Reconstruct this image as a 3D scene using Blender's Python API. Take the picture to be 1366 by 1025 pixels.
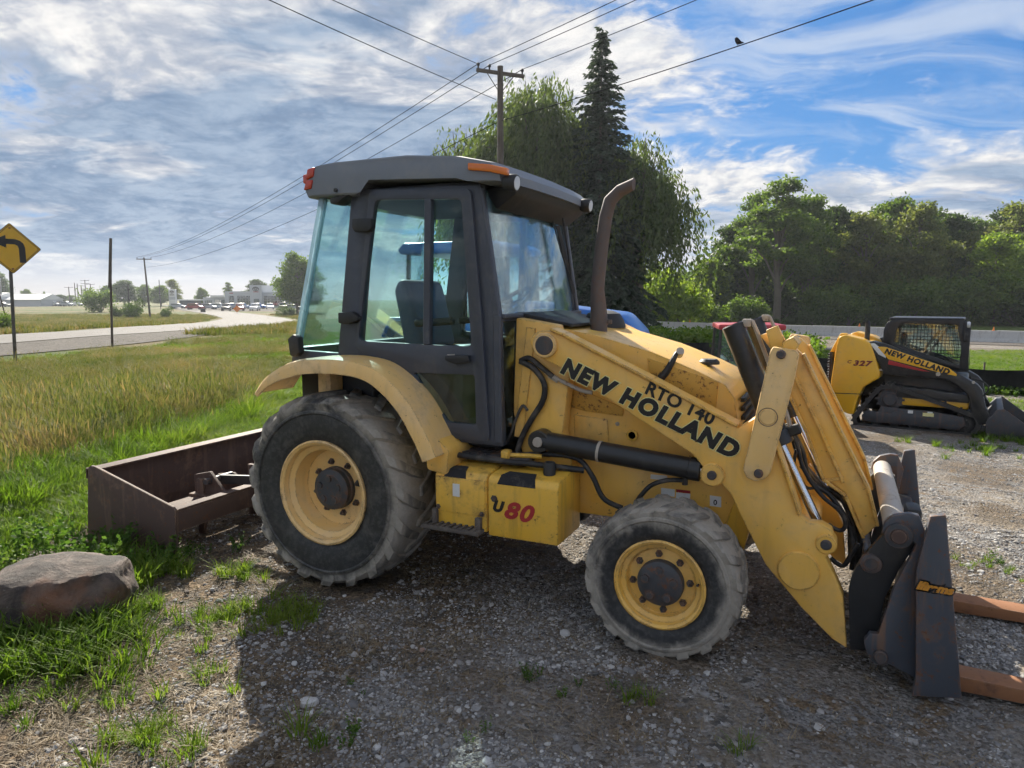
import bpy, bmesh, math, random
import numpy as np
from mathutils import Vector, Matrix, Euler, noise as mnoise
for o in list(bpy.data.objects): bpy.data.objects.remove(o)
SC = bpy.context.scene
COL = SC.collection
PI = math.pi
R = math.radians
# ---------------------------------------------------------------- camera, sky, sun, exposure
CAM = Vector((2.898, -4.331, 1.836)); YAW = -0.436; PITCH = 0.123
cd = bpy.data.cameras.new('camera'); cam = bpy.data.objects.new('camera', cd); COL.objects.link(cam)
cd.sensor_width = 36; cd.lens = 36 * 938.6 / 1366; cd.clip_end = 6000; cd.clip_start = .05
cam.location = CAM; cam.rotation_euler = (PI / 2 - PITCH, 0, -YAW)
SC.camera = cam
SUN_AZ = YAW + math.atan((428 - 683) / 938.6)      # bearing from +Y towards +X
SUN_EL = R(31)
SUN_DIR = Vector((math.sin(SUN_AZ) * math.cos(SUN_EL), math.cos(SUN_AZ) * math.cos(SUN_EL), math.sin(SUN_EL)))
sl = bpy.data.lights.new('sun', 'SUN'); sl.energy = 5.0; sl.angle = R(.6); sl.color = (1, .93, .80)
sun = bpy.data.objects.new('sun', sl); COL.objects.link(sun)
sun.rotation_euler = SUN_DIR.to_track_quat('Z', 'Y').to_euler()
SC.view_settings.view_transform = 'Standard'; SC.view_settings.look = 'None'
SC.view_settings.exposure = 1.18; SC.view_settings.gamma = 1; SC.view_settings.use_curve_mapping = False
SC.cycles.max_bounces = 6; SC.cycles.transparent_max_bounces = 14; SC.cycles.transmission_bounces = 4
SC.cycles.diffuse_bounces = 3; SC.cycles.glossy_bounces = 3
SC.cycles.use_denoising = True; SC.cycles.caustics_reflective = False; SC.cycles.caustics_refractive = False
SC.cycles.sample_clamp_indirect = 6; SC.cycles.use_adaptive_sampling = True; SC.cycles.adaptive_threshold = .03; SC.cycles.adaptive_min_samples = 12

class NT:
    """small node-tree writer"""
    def __init__(s, tree): s.t = tree; s.n = tree.nodes; s.l = tree.links
    def put(s, sock, v):
        if isinstance(v, bpy.types.NodeSocket): s.l.new(v, sock)
        elif v is not None: sock.default_value = v
    def node(s, typ, ins=None, **kw):
        n = s.n.new(typ)
        for k, v in kw.items(): setattr(n, k, v)
        for k, v in (ins or {}).items(): s.put(n.inputs[k], v)
        return n
    def math(s, op, a, b=None, c=None, clamp=False):
        n = s.node('ShaderNodeMath', operation=op, use_clamp=clamp)
        for i, v in enumerate((a, b, c)):
            if v is not None: s.put(n.inputs[i], v)
        return n.outputs[0]
    def vmath(s, op, a, b=None):
        n = s.node('ShaderNodeVectorMath', operation=op); s.put(n.inputs[0], a)
        if b is not None:
            if op == 'SCALE': s.put(n.inputs[3], b)
            else: s.put(n.inputs[1], b)
        return n.outputs['Value' if op in ('DOT_PRODUCT', 'LENGTH') else 'Vector']
    def mix(s, f, a, b, blend='MIX'):
        n = s.node('ShaderNodeMix', data_type='RGBA', blend_type=blend)
        s.put(n.inputs[0], f); s.put(n.inputs[6], rgba(a)); s.put(n.inputs[7], rgba(b)); return n.outputs[2]
    def ramp(s, f, pts, interp='LINEAR'):
        n = s.node('ShaderNodeValToRGB'); n.color_ramp.interpolation = interp; e = n.color_ramp.elements
        while len(e) < len(pts): e.new(.5)
        for el, (p, c) in zip(e, pts):
            el.position = p; el.color = (c, c, c, 1) if isinstance(c, (int, float)) else rgba(c)
        s.put(n.inputs[0], f); return n.outputs[0]
    def noise(s, vec, scale, detail=4, rough=.55, dist=0, out='Fac', dim='3D', w=0):
        n = s.node('ShaderNodeTexNoise', noise_dimensions=dim)
        if vec is not None: s.put(n.inputs['Vector'], vec)
        n.inputs['Scale'].default_value = scale; n.inputs['Detail'].default_value = detail
        n.inputs['Roughness'].default_value = rough; n.inputs['Distortion'].default_value = dist
        if dim == '4D': n.inputs['W'].default_value = w
        return n.outputs[out]
    def vor(s, vec, scale, feature='F1', out='Distance', rnd=1):
        n = s.node('ShaderNodeTexVoronoi', feature=feature); s.put(n.inputs['Vector'], vec)
        n.inputs['Scale'].default_value = scale; n.inputs['Randomness'].default_value = rnd
        return n.outputs[out]
    def mapr(s, v, a, b, c=0., d=1., smooth=True):
        n = s.node('ShaderNodeMapRange', interpolation_type='SMOOTHSTEP' if smooth else 'LINEAR')
        s.put(n.inputs[0], v)
        for i, q in enumerate((a, b, c, d)): s.put(n.inputs[i + 1], q)
        return n.outputs[0]
    def sep(s, v): n = s.node('ShaderNodeSeparateXYZ', {0: v}); return n.outputs
    def comb(s, x, y, z=0.): n = s.node('ShaderNodeCombineXYZ', {0: x, 1: y, 2: z}); return n.outputs[0]
    def bump(s, h, strength=.3, dist=.02): return s.node('ShaderNodeBump', {'Height': h, 'Strength': strength, 'Distance': dist}).outputs[0]
def rgba(c):
    if isinstance(c, bpy.types.NodeSocket): return c
    return tuple(c) + (1,) if len(c) == 3 else tuple(c)

SKY_A, SKY_B = (2.4, 3.1, 0.), (12.5, 6.2, 1.)
world = bpy.data.worlds.new('World'); SC.world = world; world.use_nodes = True
W = NT(world.node_tree); W.n.clear()
wo = W.node('ShaderNodeOutputWorld')
sky = W.node('ShaderNodeTexSky', sky_type='NISHITA', sun_disc=False, sun_elevation=SUN_EL, sun_rotation=SUN_AZ % (2 * PI),
             altitude=200, air_density=1.0, dust_density=.6, ozone_density=2.2)
gen = W.node('ShaderNodeTexCoord').outputs['Generated']
wx, wy, wz = W.sep(gen)
zc = W.math('ADD', W.math('MAXIMUM', wz, 0.), .20)
pp = W.comb(W.math('DIVIDE', wx, zc), W.math('DIVIDE', wy, zc))
# axes of the cloud deck: u to the right of the view, v away
ca, sa = math.cos(-YAW), math.sin(-YAW)
u_ = W.vmath('DOT_PRODUCT', pp, (ca, sa, 0)); v_ = W.vmath('DOT_PRODUCT', pp, (-sa, ca, 0))
deck = W.comb(u_, v_)
warp = W.noise(deck, 1.3, 3, .5, out='Color')
deck2 = W.vmath('ADD', deck, W.vmath('SCALE', W.vmath('SUBTRACT', warp, (.5, .5, .5)), .42))
big = W.noise(W.vmath('ADD', deck2, SKY_A), .75, 2, .5)
mid = W.noise(W.vmath('ADD', deck2, (11.3, 2.2, 5)), 3.0, 8, .60)
fine = W.noise(W.vmath('ADD', deck2, (1.3, 4.2, 9)), 11., 6, .60)
dens = W.math('ADD', W.math('ADD', W.math('MULTIPLY', big, .95), W.math('MULTIPLY', mid, .55)), W.math('MULTIPLY', fine, .34))
front = W.mapr(u_, -1.3, 1.0, .16, -.03)      # the deck is closed to the west and broken to the east
dens = W.math('ADD', dens, front)
cover = W.mapr(dens, .78, .97)
thick = W.mapr(dens, .84, 1.10)
shade = W.noise(W.vmath('MULTIPLY', W.vmath('ADD', deck2, SKY_B), (.8, 1.3, 1)), 1.6, 5, .55)
bank = W.math('MULTIPLY', W.mapr(u_, .2, -1.3), W.mapr(v_, .8, 2.1))      # lower, thicker bank far to the west
dark = W.mapr(W.math('ADD', W.math('ADD', shade, W.math('MULTIPLY', front, .12)), W.math('MULTIPLY', bank, .10)), .46, .58)
dark = W.math('MULTIPLY', dark, W.mapr(thick, .0, .6))
tex = W.math('ADD', W.math('MULTIPLY', fine, .55), W.math('MULTIPLY', mid, .45))
lit = W.mix(W.mapr(tex, .38, .63), (2.0, 2.2, 2.6), (4.5, 4.35, 4.15))
cloudc = W.mix(W.math('MULTIPLY', dark, .92), lit, W.mix(W.mapr(W.math('ADD', W.math('MULTIPLY', mid, .6), W.math('MULTIPLY', fine, .4)), .38, .62), (.68, 1.10, 1.8), (1.5, 1.98, 2.65)))
# the clear sky, its glare round the sun held down
ns = W.node('ShaderNodeVectorMath', operation='DIVIDE'); W.put(ns.inputs[0], sky.outputs[0]); W.put(ns.inputs[1], W.vmath('ADD', W.vmath('SCALE', sky.outputs[0], .20), (1., 1., 1.)))
skyc = W.mix(1., ns.outputs[0], (.26, .60, 1.12), 'MULTIPLY')
cir = W.noise(W.vmath('MULTIPLY', W.vmath('ADD', W.vmath('ADD', deck2, W.vmath('SCALE', deck2, .0)), (4.4, 2.1, 3)), (1.1, 2.6, 1)), 1.5, 7, .6, .8)
skyc = W.mix(W.mapr(cir, .42, .72, 0., .62), skyc, (3.2, 3.5, 3.9))      # thin high veil
full = W.mix(W.math('MULTIPLY', cover, .95), skyc, cloudc)
# low, distant air: pale strip along the horizon
low = W.mapr(wz, .012, .075, .8, 0.)
full = W.mix(low, full, W.mix(W.mapr(wz, .0, .05), (3.2, 2.9, 2.75), (2.1, 2.4, 2.9)))
bg = W.node('ShaderNodeBackground', {'Color': full, 'Strength': .10})
W.l.new(bg.outputs[0], wo.inputs[0])

# ---------------------------------------------------------------- helpers
def link(o, parent=None):
    COL.objects.link(o)
    if parent is not None: o.parent = parent
    return o
def tag(o, label=None, cat=None, group=None, kind=None):
    if label: o['label'] = label
    if cat: o['category'] = cat
    if group: o['group'] = group
    if kind: o['kind'] = kind
    return o
def empty(name, loc=(0, 0, 0), rz=0, label=None, cat=None, group=None, parent=None):
    o = bpy.data.objects.new(name, None); o.empty_display_size = .2; link(o, parent)
    o.location = loc; o.rotation_euler = (0, 0, rz)
    return tag(o, label, cat, group)
def finish(bm, mat, name='m', smooth=35, wn=False):
    me = bpy.data.meshes.new(name)
    bmesh.ops.recalc_face_normals(bm, faces=bm.faces)
    bm.to_mesh(me); bm.free()
    for m in (mat if isinstance(mat, (list, tuple)) else [mat]): me.materials.append(m)
    if smooth:
        me.polygons.foreach_set('use_smooth', [True] * len(me.polygons)); me.set_sharp_from_angle(angle=R(smooth))
    return me
def obj(name, bm, mat, parent=None, smooth=35):
    me = bm if isinstance(bm, bpy.types.Mesh) else finish(bm, mat, name, smooth)
    return link(bpy.data.objects.new(name, me), parent)
def copy_tree(o, parent=None):
    c = o.copy(); COL.objects.link(c); c.parent = parent
    for ch in o.children: copy_tree(ch, c)
    return c
def pmesh(name, verts, faces, mat, smooth=False):
    me = bpy.data.meshes.new(name); me.from_pydata([tuple(v) for v in verts], [], faces)
    me.materials.append(mat)
    if smooth: me.polygons.foreach_set('use_smooth', [True] * len(me.polygons))
    me.update(); return me
def nb(): return bmesh.new()
def bev(bm, geom_edges, w, seg=2):
    if w > 0 and geom_edges: bmesh.ops.bevel(bm, geom=geom_edges, offset=w, segments=seg, profile=.5, affect='EDGES', clamp_overlap=True)
def box(bm, x0, x1, y0, y1, z0, z1, b=0, seg=2):
    t = bmesh.new()
    v = [t.verts.new(p) for p in ((x0, y0, z0), (x1, y0, z0), (x1, y1, z0), (x0, y1, z0), (x0, y0, z1), (x1, y0, z1), (x1, y1, z1), (x0, y1, z1))]
    for f in ((3, 2, 1, 0), (4, 5, 6, 7), (0, 1, 5, 4), (1, 2, 6, 5), (2, 3, 7, 6), (3, 0, 4, 7)): t.faces.new([v[i] for i in f])
    bev(t, list(t.edges), b, seg); return merge(bm, t)
def merge(bm, t, M=None):
    me = bpy.data.meshes.new('tmp'); t.to_mesh(me); t.free()
    if M is not None: me.transform(M)
    bm.from_mesh(me); bpy.data.meshes.remove(me); return bm
def prism(bm, pts, y0, y1, b=0, seg=2, plane='xz', only=None):
    """polygon in a plane, extruded along the third axis"""
    t = bmesh.new()
    def P(a, c, h): return (a, h, c) if plane == 'xz' else ((h, a, c) if plane == 'yz' else (a, c, h))
    A = [t.verts.new(P(a, c, y0)) for a, c in pts]; B = [t.verts.new(P(a, c, y1)) for a, c in pts]
    fa = t.faces.new(A); fb = t.faces.new(B[::-1]); n = len(pts)
    for i in range(n): t.faces.new((A[i], B[i], B[(i + 1) % n], A[(i + 1) % n]))
    bmesh.ops.recalc_face_normals(t, faces=t.faces)
    if b: bev(t, [e for e in t.edges if only is None or only(e)], b, seg)
    return merge(bm, t)
def slab(bm, quad, th, b=0):
    """planar polygon of 3D points thickened along its normal"""
    q = [Vector(p) for p in quad]; n = (q[1] - q[0]).cross(q[-1] - q[0]).normalized()
    t = bmesh.new(); A = [t.verts.new(p - n * th / 2) for p in q]; B = [t.verts.new(p + n * th / 2) for p in q]
    t.faces.new(A[::-1]); t.faces.new(B); k = len(q)
    for i in range(k): t.faces.new((A[i], A[(i + 1) % k], B[(i + 1) % k], B[i]))
    bmesh.ops.recalc_face_normals(t, faces=t.faces)
    bev(t, list(t.edges), b, 1); return merge(bm, t)
def smoothpath(pts, n=6):
    p = [Vector(q) for q in pts]; out = []
    for i in range(len(p) - 1):
        a = p[max(i - 1, 0)]; b = p[i]; c = p[i + 1]; d = p[min(i + 2, len(p) - 1)]
        for k in range(n):
            t = k / n
            out.append(.5 * ((2 * b) + (c - a) * t + (2 * a - 5 * b + 4 * c - d) * t * t + (3 * b - a - 3 * c + d) * t ** 3))
    out.append(p[-1]); return out
def tube(bm, pts, r, seg=10, smooth=0, cap=True):
    if smooth: pts = smoothpath(pts, smooth)
    p = [Vector(q) for q in pts]; n = len(p); rr = r if isinstance(r, (list, tuple)) else [r] * n
    if len(rr) != n: rr = [rr[0] + (rr[-1] - rr[0]) * i / (n - 1) for i in range(n)]
    up = None; rings = []
    for i in range(n):
        t = (p[min(i + 1, n - 1)] - p[max(i - 1, 0)]).normalized()
        if up is None:
            up = Vector((0, 0, 1)) if abs(t.z) < .9 else Vector((1, 0, 0))
        a = t.cross(up)
        if a.length < 1e-6: a = t.orthogonal()
        a.normalize(); up = a.cross(t).normalized()
        rings.append([bm.verts.new(p[i] + (a * math.cos(2 * PI * k / seg) + up * math.sin(2 * PI * k / seg)) * rr[i]) for k in range(seg)])
    for i in range(n - 1):
        for k in range(seg): bm.faces.new((rings[i][k], rings[i][(k + 1) % seg], rings[i + 1][(k + 1) % seg], rings[i + 1][k]))
    if cap: bm.faces.new(rings[0][::-1]); bm.faces.new(rings[-1])
    return bm
def bar(bm, a, b, w, h, bv=0):
    """rectangular bar from a to b"""
    a = Vector(a); b = Vector(b); L = (b - a).length; t = bmesh.new()
    box(t, 0, L, -w / 2, w / 2, -h / 2, h / 2, bv, 1)
    d = (b - a).normalized(); s = Vector((0, 0, 1)).cross(d)
    if s.length < 1e-4: s = Vector((0, 1, 0))
    s.normalize(); u = d.cross(s)
    M = Matrix(((d.x, s.x, u.x, a.x), (d.y, s.y, u.y, a.y), (d.z, s.z, u.z, a.z), (0, 0, 0, 1)))
    return merge(bm, t, M)
def lathe(bm, prof, seg=48, axis='y', c=(0, 0, 0), a0=0, close=False):
    """prof: (radius, height along axis)"""
    rings = []; c = Vector(c)
    for r, h in prof:
        ring = []
        for k in range(seg):
            a = a0 + 2 * PI * k / seg; x, z = r * math.cos(a), r * math.sin(a)
            ring.append(bm.verts.new(c + Vector((x, h, z) if axis == 'y' else ((x, z, h) if axis == 'z' else (h, x, z)))))
        rings.append(ring)
    m = len(rings)
    for i in range(m if close else m - 1):
        A, B = rings[i], rings[(i + 1) % m]
        for k in range(seg): bm.faces.new((A[k], A[(k + 1) % seg], B[(k + 1) % seg], B[k]))
    if not close:
        for ring, (r, h) in ((rings[0], prof[0]), (rings[-1], prof[-1])):
            if r > 1e-5: bm.faces.new(ring)
    return bm
def cyl(bm, a, b, r, seg=20, bv=0):
    a = Vector(a); b = Vector(b); L = (b - a).length
    t = bmesh.new()
    pr = [(r, 0), (r, L)] if not bv else [(r - bv, 0), (r, bv), (r, L - bv), (r - bv, L)]
    lathe(t, pr, seg, 'z'); return merge(bm, t, Matrix.Translation(a) @ (b - a).to_track_quat('Z', 'Y').to_matrix().to_4x4())
def text_mesh(s, size, mat, shear=0., extrude=.001, offset=0., align='CENTER', spacing=1.0):
    c = bpy.data.curves.new('t', 'FONT'); c.body = s; c.size = size; c.shear = shear; c.extrude = extrude; c.offset = offset
    c.align_x = align; c.align_y = 'CENTER'; c.space_character = spacing; c.resolution_u = 4
    o = bpy.data.objects.new('t', c); COL.objects.link(o)
    dg = bpy.context.evaluated_depsgraph_get(); me = bpy.data.meshes.new_from_object(o.evaluated_get(dg))
    bpy.data.objects.remove(o); bpy.data.curves.remove(c); me.materials.clear(); me.materials.append(mat)
    return me
def decal(name, s, size, mat, loc, ang, parent, facing='-y', sx=1., **kw):
    """lettering lying on a face turned to -y (text runs along +x, tilted by ang about the face normal)"""
    me = text_mesh(s, size, mat, **kw)
    rot = Matrix.Rotation(PI / 2, 4, 'X')
    me.transform(Matrix.Translation(loc) @ Matrix.Rotation(ang, 4, 'Y') @ rot @ Matrix.Diagonal((sx, 1, 1, 1)))
    return link(bpy.data.objects.new(name, me), parent)
def ss(a, b, x):
    t = np.clip((np.asarray(x, float) - a) / (b - a), 0, 1); return t * t * (3 - 2 * t)
FWD = np.array([math.sin(YAW), math.cos(YAW)]); RGT = np.array([math.cos(YAW), -math.sin(YAW)])
def dr(x, y):
    dx = np.asarray(x, float) - CAM.x; dy = np.asarray(y, float) - CAM.y
    return dx * FWD[0] + dy * FWD[1], dx * RGT[0] + dy * RGT[1]
def at_dr(d, r): return CAM.x + FWD[0] * d + RGT[0] * r, CAM.y + FWD[1] * d + RGT[1] * r
def height(x, y):
    """lie of the land: the yard falls gently to the road, the field to the far lots"""
    x = np.asarray(x, float); y = np.asarray(y, float)
    d, r = dr(x, y); dist = np.hypot(d, r); a = np.degrees(np.arctan2(r, np.abs(d) + 1e-6))
    w = ss(-8, 8, a)
    hr = -.45 * ss(6, 12, dist) - .2 * ss(11, 20, dist) - .1 * ss(25, 40, dist) - .45 * ss(40, 62, dist)
    hl = -.12 * ss(9, 14, dist) * (1 - ss(16, 22, dist)) - 1.4 * ss(36, 110, dist)
    und = .05 * np.sin(x * .31 + 1.3) * np.sin(y * .27 + .4) * ss(9, 16, dist)
    near = .012 * np.sin(x * 2.1 + .7) * np.sin(y * 1.7) + .008 * np.sin(x * 4.3 + y * 3.1)
    return hr * w + hl * (1 - w) + und + near * (1 - ss(8, 14, dist))
def H(x, y): return float(height(x, y))
def at_px(px, d):
    """ground position at bearing of picture column px, depth d"""
    r = (px - 683) / 938.6 * (d * 1.0)
    x, y = at_dr(d, r); return x, y

# ---------------------------------------------------------------- materials
MATS = {}
def newmat(name):
    m = bpy.data.materials.new(name); m.use_nodes = True; t = NT(m.node_tree); t.n.clear()
    MATS[name] = m; return m, t
def out(t, sh): t.l.new(sh, t.node('ShaderNodeOutputMaterial').inputs[0])
def bsdf(t, color, rough=.5, metal=0., normal=None, coat=0., spec=None):
    n = t.node('ShaderNodeBsdfPrincipled', {'Base Color': rgba(color), 'Roughness': rough, 'Metallic': metal})
    if normal is not None: t.put(n.inputs['Normal'], normal)
    if coat: n.inputs['Coat Weight'].default_value = coat; n.inputs['Coat Roughness'].default_value = .15
    if spec is not None: n.inputs['Specular IOR Level'].default_value = spec
    return n.outputs[0]
def gpos(t): return t.node('ShaderNodeNewGeometry').outputs['Position']
def opos(t): return t.node('ShaderNodeTexCoord').outputs['Object']
def paint(name, col, rough=.42, dirt=(.22, .16, .10), dirt_amt=.5, rust=0., fade=.12, coat=.15, scale=1., edge=None, streak=0.):
    m, t = newmat(name); p = gpos(t)
    n1 = t.noise(p, 3.2 * scale, 7, .65, .4); n2 = t.noise(p, 17 * scale, 6, .7); n3 = t.noise(p, 55 * scale, 3, .6)
    fadec = tuple(min(1, c * (1 - fade) + .55 * fade) for c in col)
    c = t.mix(t.mapr(n1, .35, .7), col, fadec)
    grime = t.math('MULTIPLY', t.mapr(t.math('ADD', t.math('MULTIPLY', n1, .55), t.math('MULTIPLY', n2, .45)), .50, .70), dirt_amt)
    c = t.mix(grime, c, dirt)
    if rust:
        rs = t.mapr(t.math('ADD', t.math('MULTIPLY', n2, .6), t.math('MULTIPLY', n3, .4)), .63 - .06 * rust, .68 - .05 * rust)
        c = t.mix(t.math('MULTIPLY', rs, .85), c, (.14, .05, .018))
    if streak:      # run-down stains
        sv = t.noise(t.vmath('MULTIPLY', p, (9., 9., .9)), 1.6, 5, .6); c = t.mix(t.math('MULTIPLY', t.mapr(sv, .52, .70), streak), c, dirt)
    if edge:        # paint rubbed off along the corners
        bn = t.node('ShaderNodeBevel', samples=3); bn.inputs['Radius'].default_value = .014
        dt = t.vmath('DOT_PRODUCT', bn.outputs[0], t.node('ShaderNodeNewGeometry').outputs['Normal'])
        wr = t.math('MULTIPLY', t.mapr(dt, .985, .90), t.mapr(n2, .40, .58)); c = t.mix(t.math('MULTIPLY', wr, .85), c, edge)
    rg = t.mapr(grime, 0, .6, rough, .8)
    out(t, bsdf(t, c, rg, 0, t.bump(n3, .06, .004), coat)); return m
YEL = paint('machine_yellow', (.86, .50, .09), .45, (.36, .22, .08), .35, .3, .14, .15, 1., (.16, .07, .03), .14)
YELD = paint('machine_yellow_worn', (.84, .49, .05), .45, (.18, .11, .05), .6, .6, .08, .15, 1., (.10, .05, .03), .3)
YELT = paint('machine_yellow_faded', (.85, .55, .20), .5, (.30, .20, .10), .45, .35, .2, .1, 1., (.20, .10, .05), .15)
YELN = paint('loader_yellow_new', (.82, .45, .015), .35, (.30, .20, .09), .25, .2, .02, .35)
CABG = paint('cab_dark_grey', (.052, .060, .080), .5, (.16, .15, .14), .35, 0, .03, .1)
ROOFG = paint('roof_grey', (.175, .195, .225), .55, (.28, .27, .25), .4, 0, .05, .05)
BLK = paint('black_paint', (.018, .019, .021), .42, (.14, .12, .10), .3, 0, 0, .15)
BLKM = paint('black_plastic', (.025, .026, .028), .6, (.16, .15, .13), .35, 0, 0, 0)
INTB = paint('interior_black', (.03, .033, .04), .65, (.09, .09, .09), .3, 0, 0, 0)
RUSTY = paint('rusty_steel', (.085, .052, .042), .75, (.24, .15, .10), .9, 1.0, .0, 0, .8, (.30, .20, .14), .35)
RUSTO = paint('rust_orange_steel', (.26, .115, .05), .8, (.12, .055, .035), .85, .6, .0, 0, 1.5, (.36, .22, .14))
DKST = paint('dark_worn_steel', (.05, .054, .062), .55, (.17, .105, .07), .95, 1.1, 0, 0, .9, (.20, .11, .07), .4)
PLATE = paint('carriage_plate', (.060, .068, .085), .5, (.19, .105, .06), 1., 1.3, 0, 0, 1.2, (.24, .13, .08), .75)
GRST = paint('grey_steel', (.42, .38, .33), .6, (.22, .16, .11), .6, .5, 0, 0)
EXH = paint('exhaust_rust', (.115, .095, .09), .72, (.16, .085, .055), .8, .5, 0, 0, 1.5)
CHROME, t = newmat('chrome'); out(t, bsdf(t, (.72, .73, .75), .14, 1.))
BLUE = paint('tractor_blue', (.012, .13, .47), .35, (.2, .18, .15), .15, 0, .02, .3)
REDP = paint('red_paint', (.42, .02, .03), .4, (.25, .1, .08), .2, 0, .03, .2)
WHITE = paint('white_paint', (.75, .75, .73), .5, (.4, .38, .34), .25, 0, 0, .1)
LABEL = paint('label_white', (.72, .73, .72), .5, (.35, .33, .3), .3, 0, 0, 0, 3)
LETTER, t = newmat('letter_black'); out(t, bsdf(t, (.012, .012, .014), .45))
LETY, t = newmat('letter_pale_edge'); out(t, bsdf(t, (.78, .72, .33), .5))
LETR, t = newmat('letter_red'); out(t, bsdf(t, (.38, .025, .03), .45))
LETDR, t = newmat('letter_dark_red'); out(t, bsdf(t, (.16, .012, .02), .45))
LETO, t = newmat('letter_orange'); out(t, bsdf(t, (.62, .27, .03), .5))
AMBER, t = newmat('amber_lens'); out(t, bsdf(t, (.72, .19, .03), .22, coat=.4))
REDL, t = newmat('red_lens'); out(t, bsdf(t, (.5, .06, .035), .22, coat=.4))
LENS, t = newmat('lamp_glass'); out(t, bsdf(t, (.62, .64, .66), .12, .2))
WIREM, t = newmat('wire_dark'); out(t, bsdf(t, (.03, .03, .032), .9, spec=.0))
HOSE, t = newmat('hose_rubber'); out(t, bsdf(t, t.mix(t.mapr(t.noise(gpos(t), 9, 5), .45, .7), (.018, .018, .02), (.10, .09, .08)), .6))
def glass(name, tint, refl=.06, film=0., filmc=(.5, .6, .65)):
    m, t = newmat(name)
    tint = tuple(math.sqrt(c) for c in tint)      # a pane has two faces
    fr = t.math('MULTIPLY', t.node('ShaderNodeFresnel', {'IOR': 1.45}).outputs[0], .6)
    tr = t.node('ShaderNodeBsdfTransparent', {'Color': rgba(tint)}).outputs[0]
    gl = t.node('ShaderNodeBsdfGlossy', {'Color': (1, 1, 1, 1), 'Roughness': .02}).outputs[0]
    a = t.node('ShaderNodeMixShader', {0: t.math('ADD', fr, refl, clamp=True), 1: tr, 2: gl}).outputs[0]
    if film:
        df = t.node('ShaderNodeBsdfDiffuse', {'Color': rgba(filmc)}).outputs[0]
        tl = t.node('ShaderNodeBsdfTranslucent', {'Color': rgba(filmc)}).outputs[0]
        d2 = t.node('ShaderNodeMixShader', {0: .5, 1: df, 2: tl}).outputs[0]
        p = gpos(t)
        pv = t.vmath('MULTIPLY', p, (5., 5., 1.2))
        f = t.math('MULTIPLY', t.mapr(t.noise(pv, 1.3, 6, .6, .6), .35, .7), film)
        a = t.node('ShaderNodeMixShader', {0: f, 1: a, 2: d2}).outputs[0]
    out(t, a); return m
GLASS = glass('cab_glass', (.74, .95, .96), .0, .012, (.45, .62, .66))
WSH = glass('windshield_glass', (.70, .90, .95), .03, .30, (.50, .68, .86))  # bluish film colour stands in for cloudy sky mirrored in the windscreen
GLASSD = glass('lower_dirty_glass', (.60, .72, .70), .02, .16, (.42, .46, .43))
GLASSB = glass('building_glass', (.18, .26, .32), .10)
def rubber(name, r0, r1, ro):
    """tyre rubber: black sidewall, dried mud ground into the tread beyond radius r0"""
    m, t = newmat(name); p = opos(t); x, y, z = t.sep(p)
    rad = t.math('SQRT', t.math('ADD', t.math('MULTIPLY', x, x), t.math('MULTIPLY', z, z)))
    n1 = t.noise(p, 7, 7, .65, .5); n2 = t.noise(p, 40, 5, .65); n3 = t.noise(p, 2.2, 3, .5)
    mud = t.mapr(t.math('ADD', rad, t.math('MULTIPLY', t.math('SUBTRACT', n1, .5), .13)), r0, r1)
    mud = t.math('MULTIPLY', mud, t.mapr(t.math('ADD', t.math('MULTIPLY', n1, .5), t.math('MULTIPLY', n3, .5)),   .34, .50))
    worn = t.math('MULTIPLY', t.mapr(rad, ro - .014, ro - .006), t.mapr(n1, .35, .6))      # lug tops rubbed clean
    mud = t.math('MULTIPLY', mud, t.math('SUBTRACT', 1., t.math('MULTIPLY', worn, .75)))
    c = t.mix(t.mapr(n2, .42, .72), (.026, .027, .029), (.062, .062, .062))
    c = t.mix(t.math('MULTIPLY', t.mapr(n1, .5, .68), .45), c, (.12, .115, .105))
    c = t.mix(t.math('MULTIPLY', mud, .92), c, t.mix(n2, (.25, .225, .19), (.44, .405, .35)))
    out(t, bsdf(t, c, t.mapr(mud, 0, 1, .55, .9), 0, t.bump(t.math('ADD', n2, t.math('MULTIPLY', mud, .6)), .35, .006))); return m
RUB_R = rubber('rear_tyre_rubber', .49, .57, .628)
RUB_F = rubber('front_tyre_rubber', .285, .345, .409)
RUBT = paint('track_rubber', (.035, .034, .034), .75, (.14, .12, .10), .8, 0, 0, 0, 2.)
def leafmat(name, c1, c2, trans=.45):
    m, t = newmat(name); p = gpos(t)
    n = t.noise(p, .45, 3, .6); n2 = t.noise(p, 5., 2, .6)
    rnd = t.node('ShaderNodeNewGeometry').outputs['Random Per Island']
    c = t.mix(t.mapr(t.math('ADD', t.math('MULTIPLY', n, .5), t.math('ADD', t.math('MULTIPLY', n2, .2), t.math('MULTIPLY', rnd, .35))), .3, .75), c1, c2)
    d = bsdf(t, c, .55, spec=.25); tl = t.node('ShaderNodeBsdfTranslucent', {'Color': t.mix(1., c, (1.25, 1.35, .6), 'MULTIPLY')}).outputs[0]
    out(t, t.node('ShaderNodeMixShader', {0: trans, 1: d, 2: tl}).outputs[0]); return m
BARK, t = newmat('bark'); p = gpos(t)
n = t.noise(t.vmath('MULTIPLY', p, (1, 1, .25)), 14, 6, .65); out(t, bsdf(t, t.mix(n, (.07, .055, .042), (.20, .17, .14)), .9, 0, t.bump(n, .6, .02)))
POLEW, t = newmat('pole_wood'); p = gpos(t)
n = t.noise(t.vmath('MULTIPLY', p, (6, 6, .5)), 5, 6, .65); out(t, bsdf(t, t.mix(n, (.055, .045, .038), (.17, .145, .125)), .85, 0, t.bump(n, .4, .01)))
GALV, t = newmat('sign_post_steel'); n = t.noise(gpos(t), 20, 5); out(t, bsdf(t, t.mix(n, (.07, .066, .058), (.14, .13, .12)), .6, .4))
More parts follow.
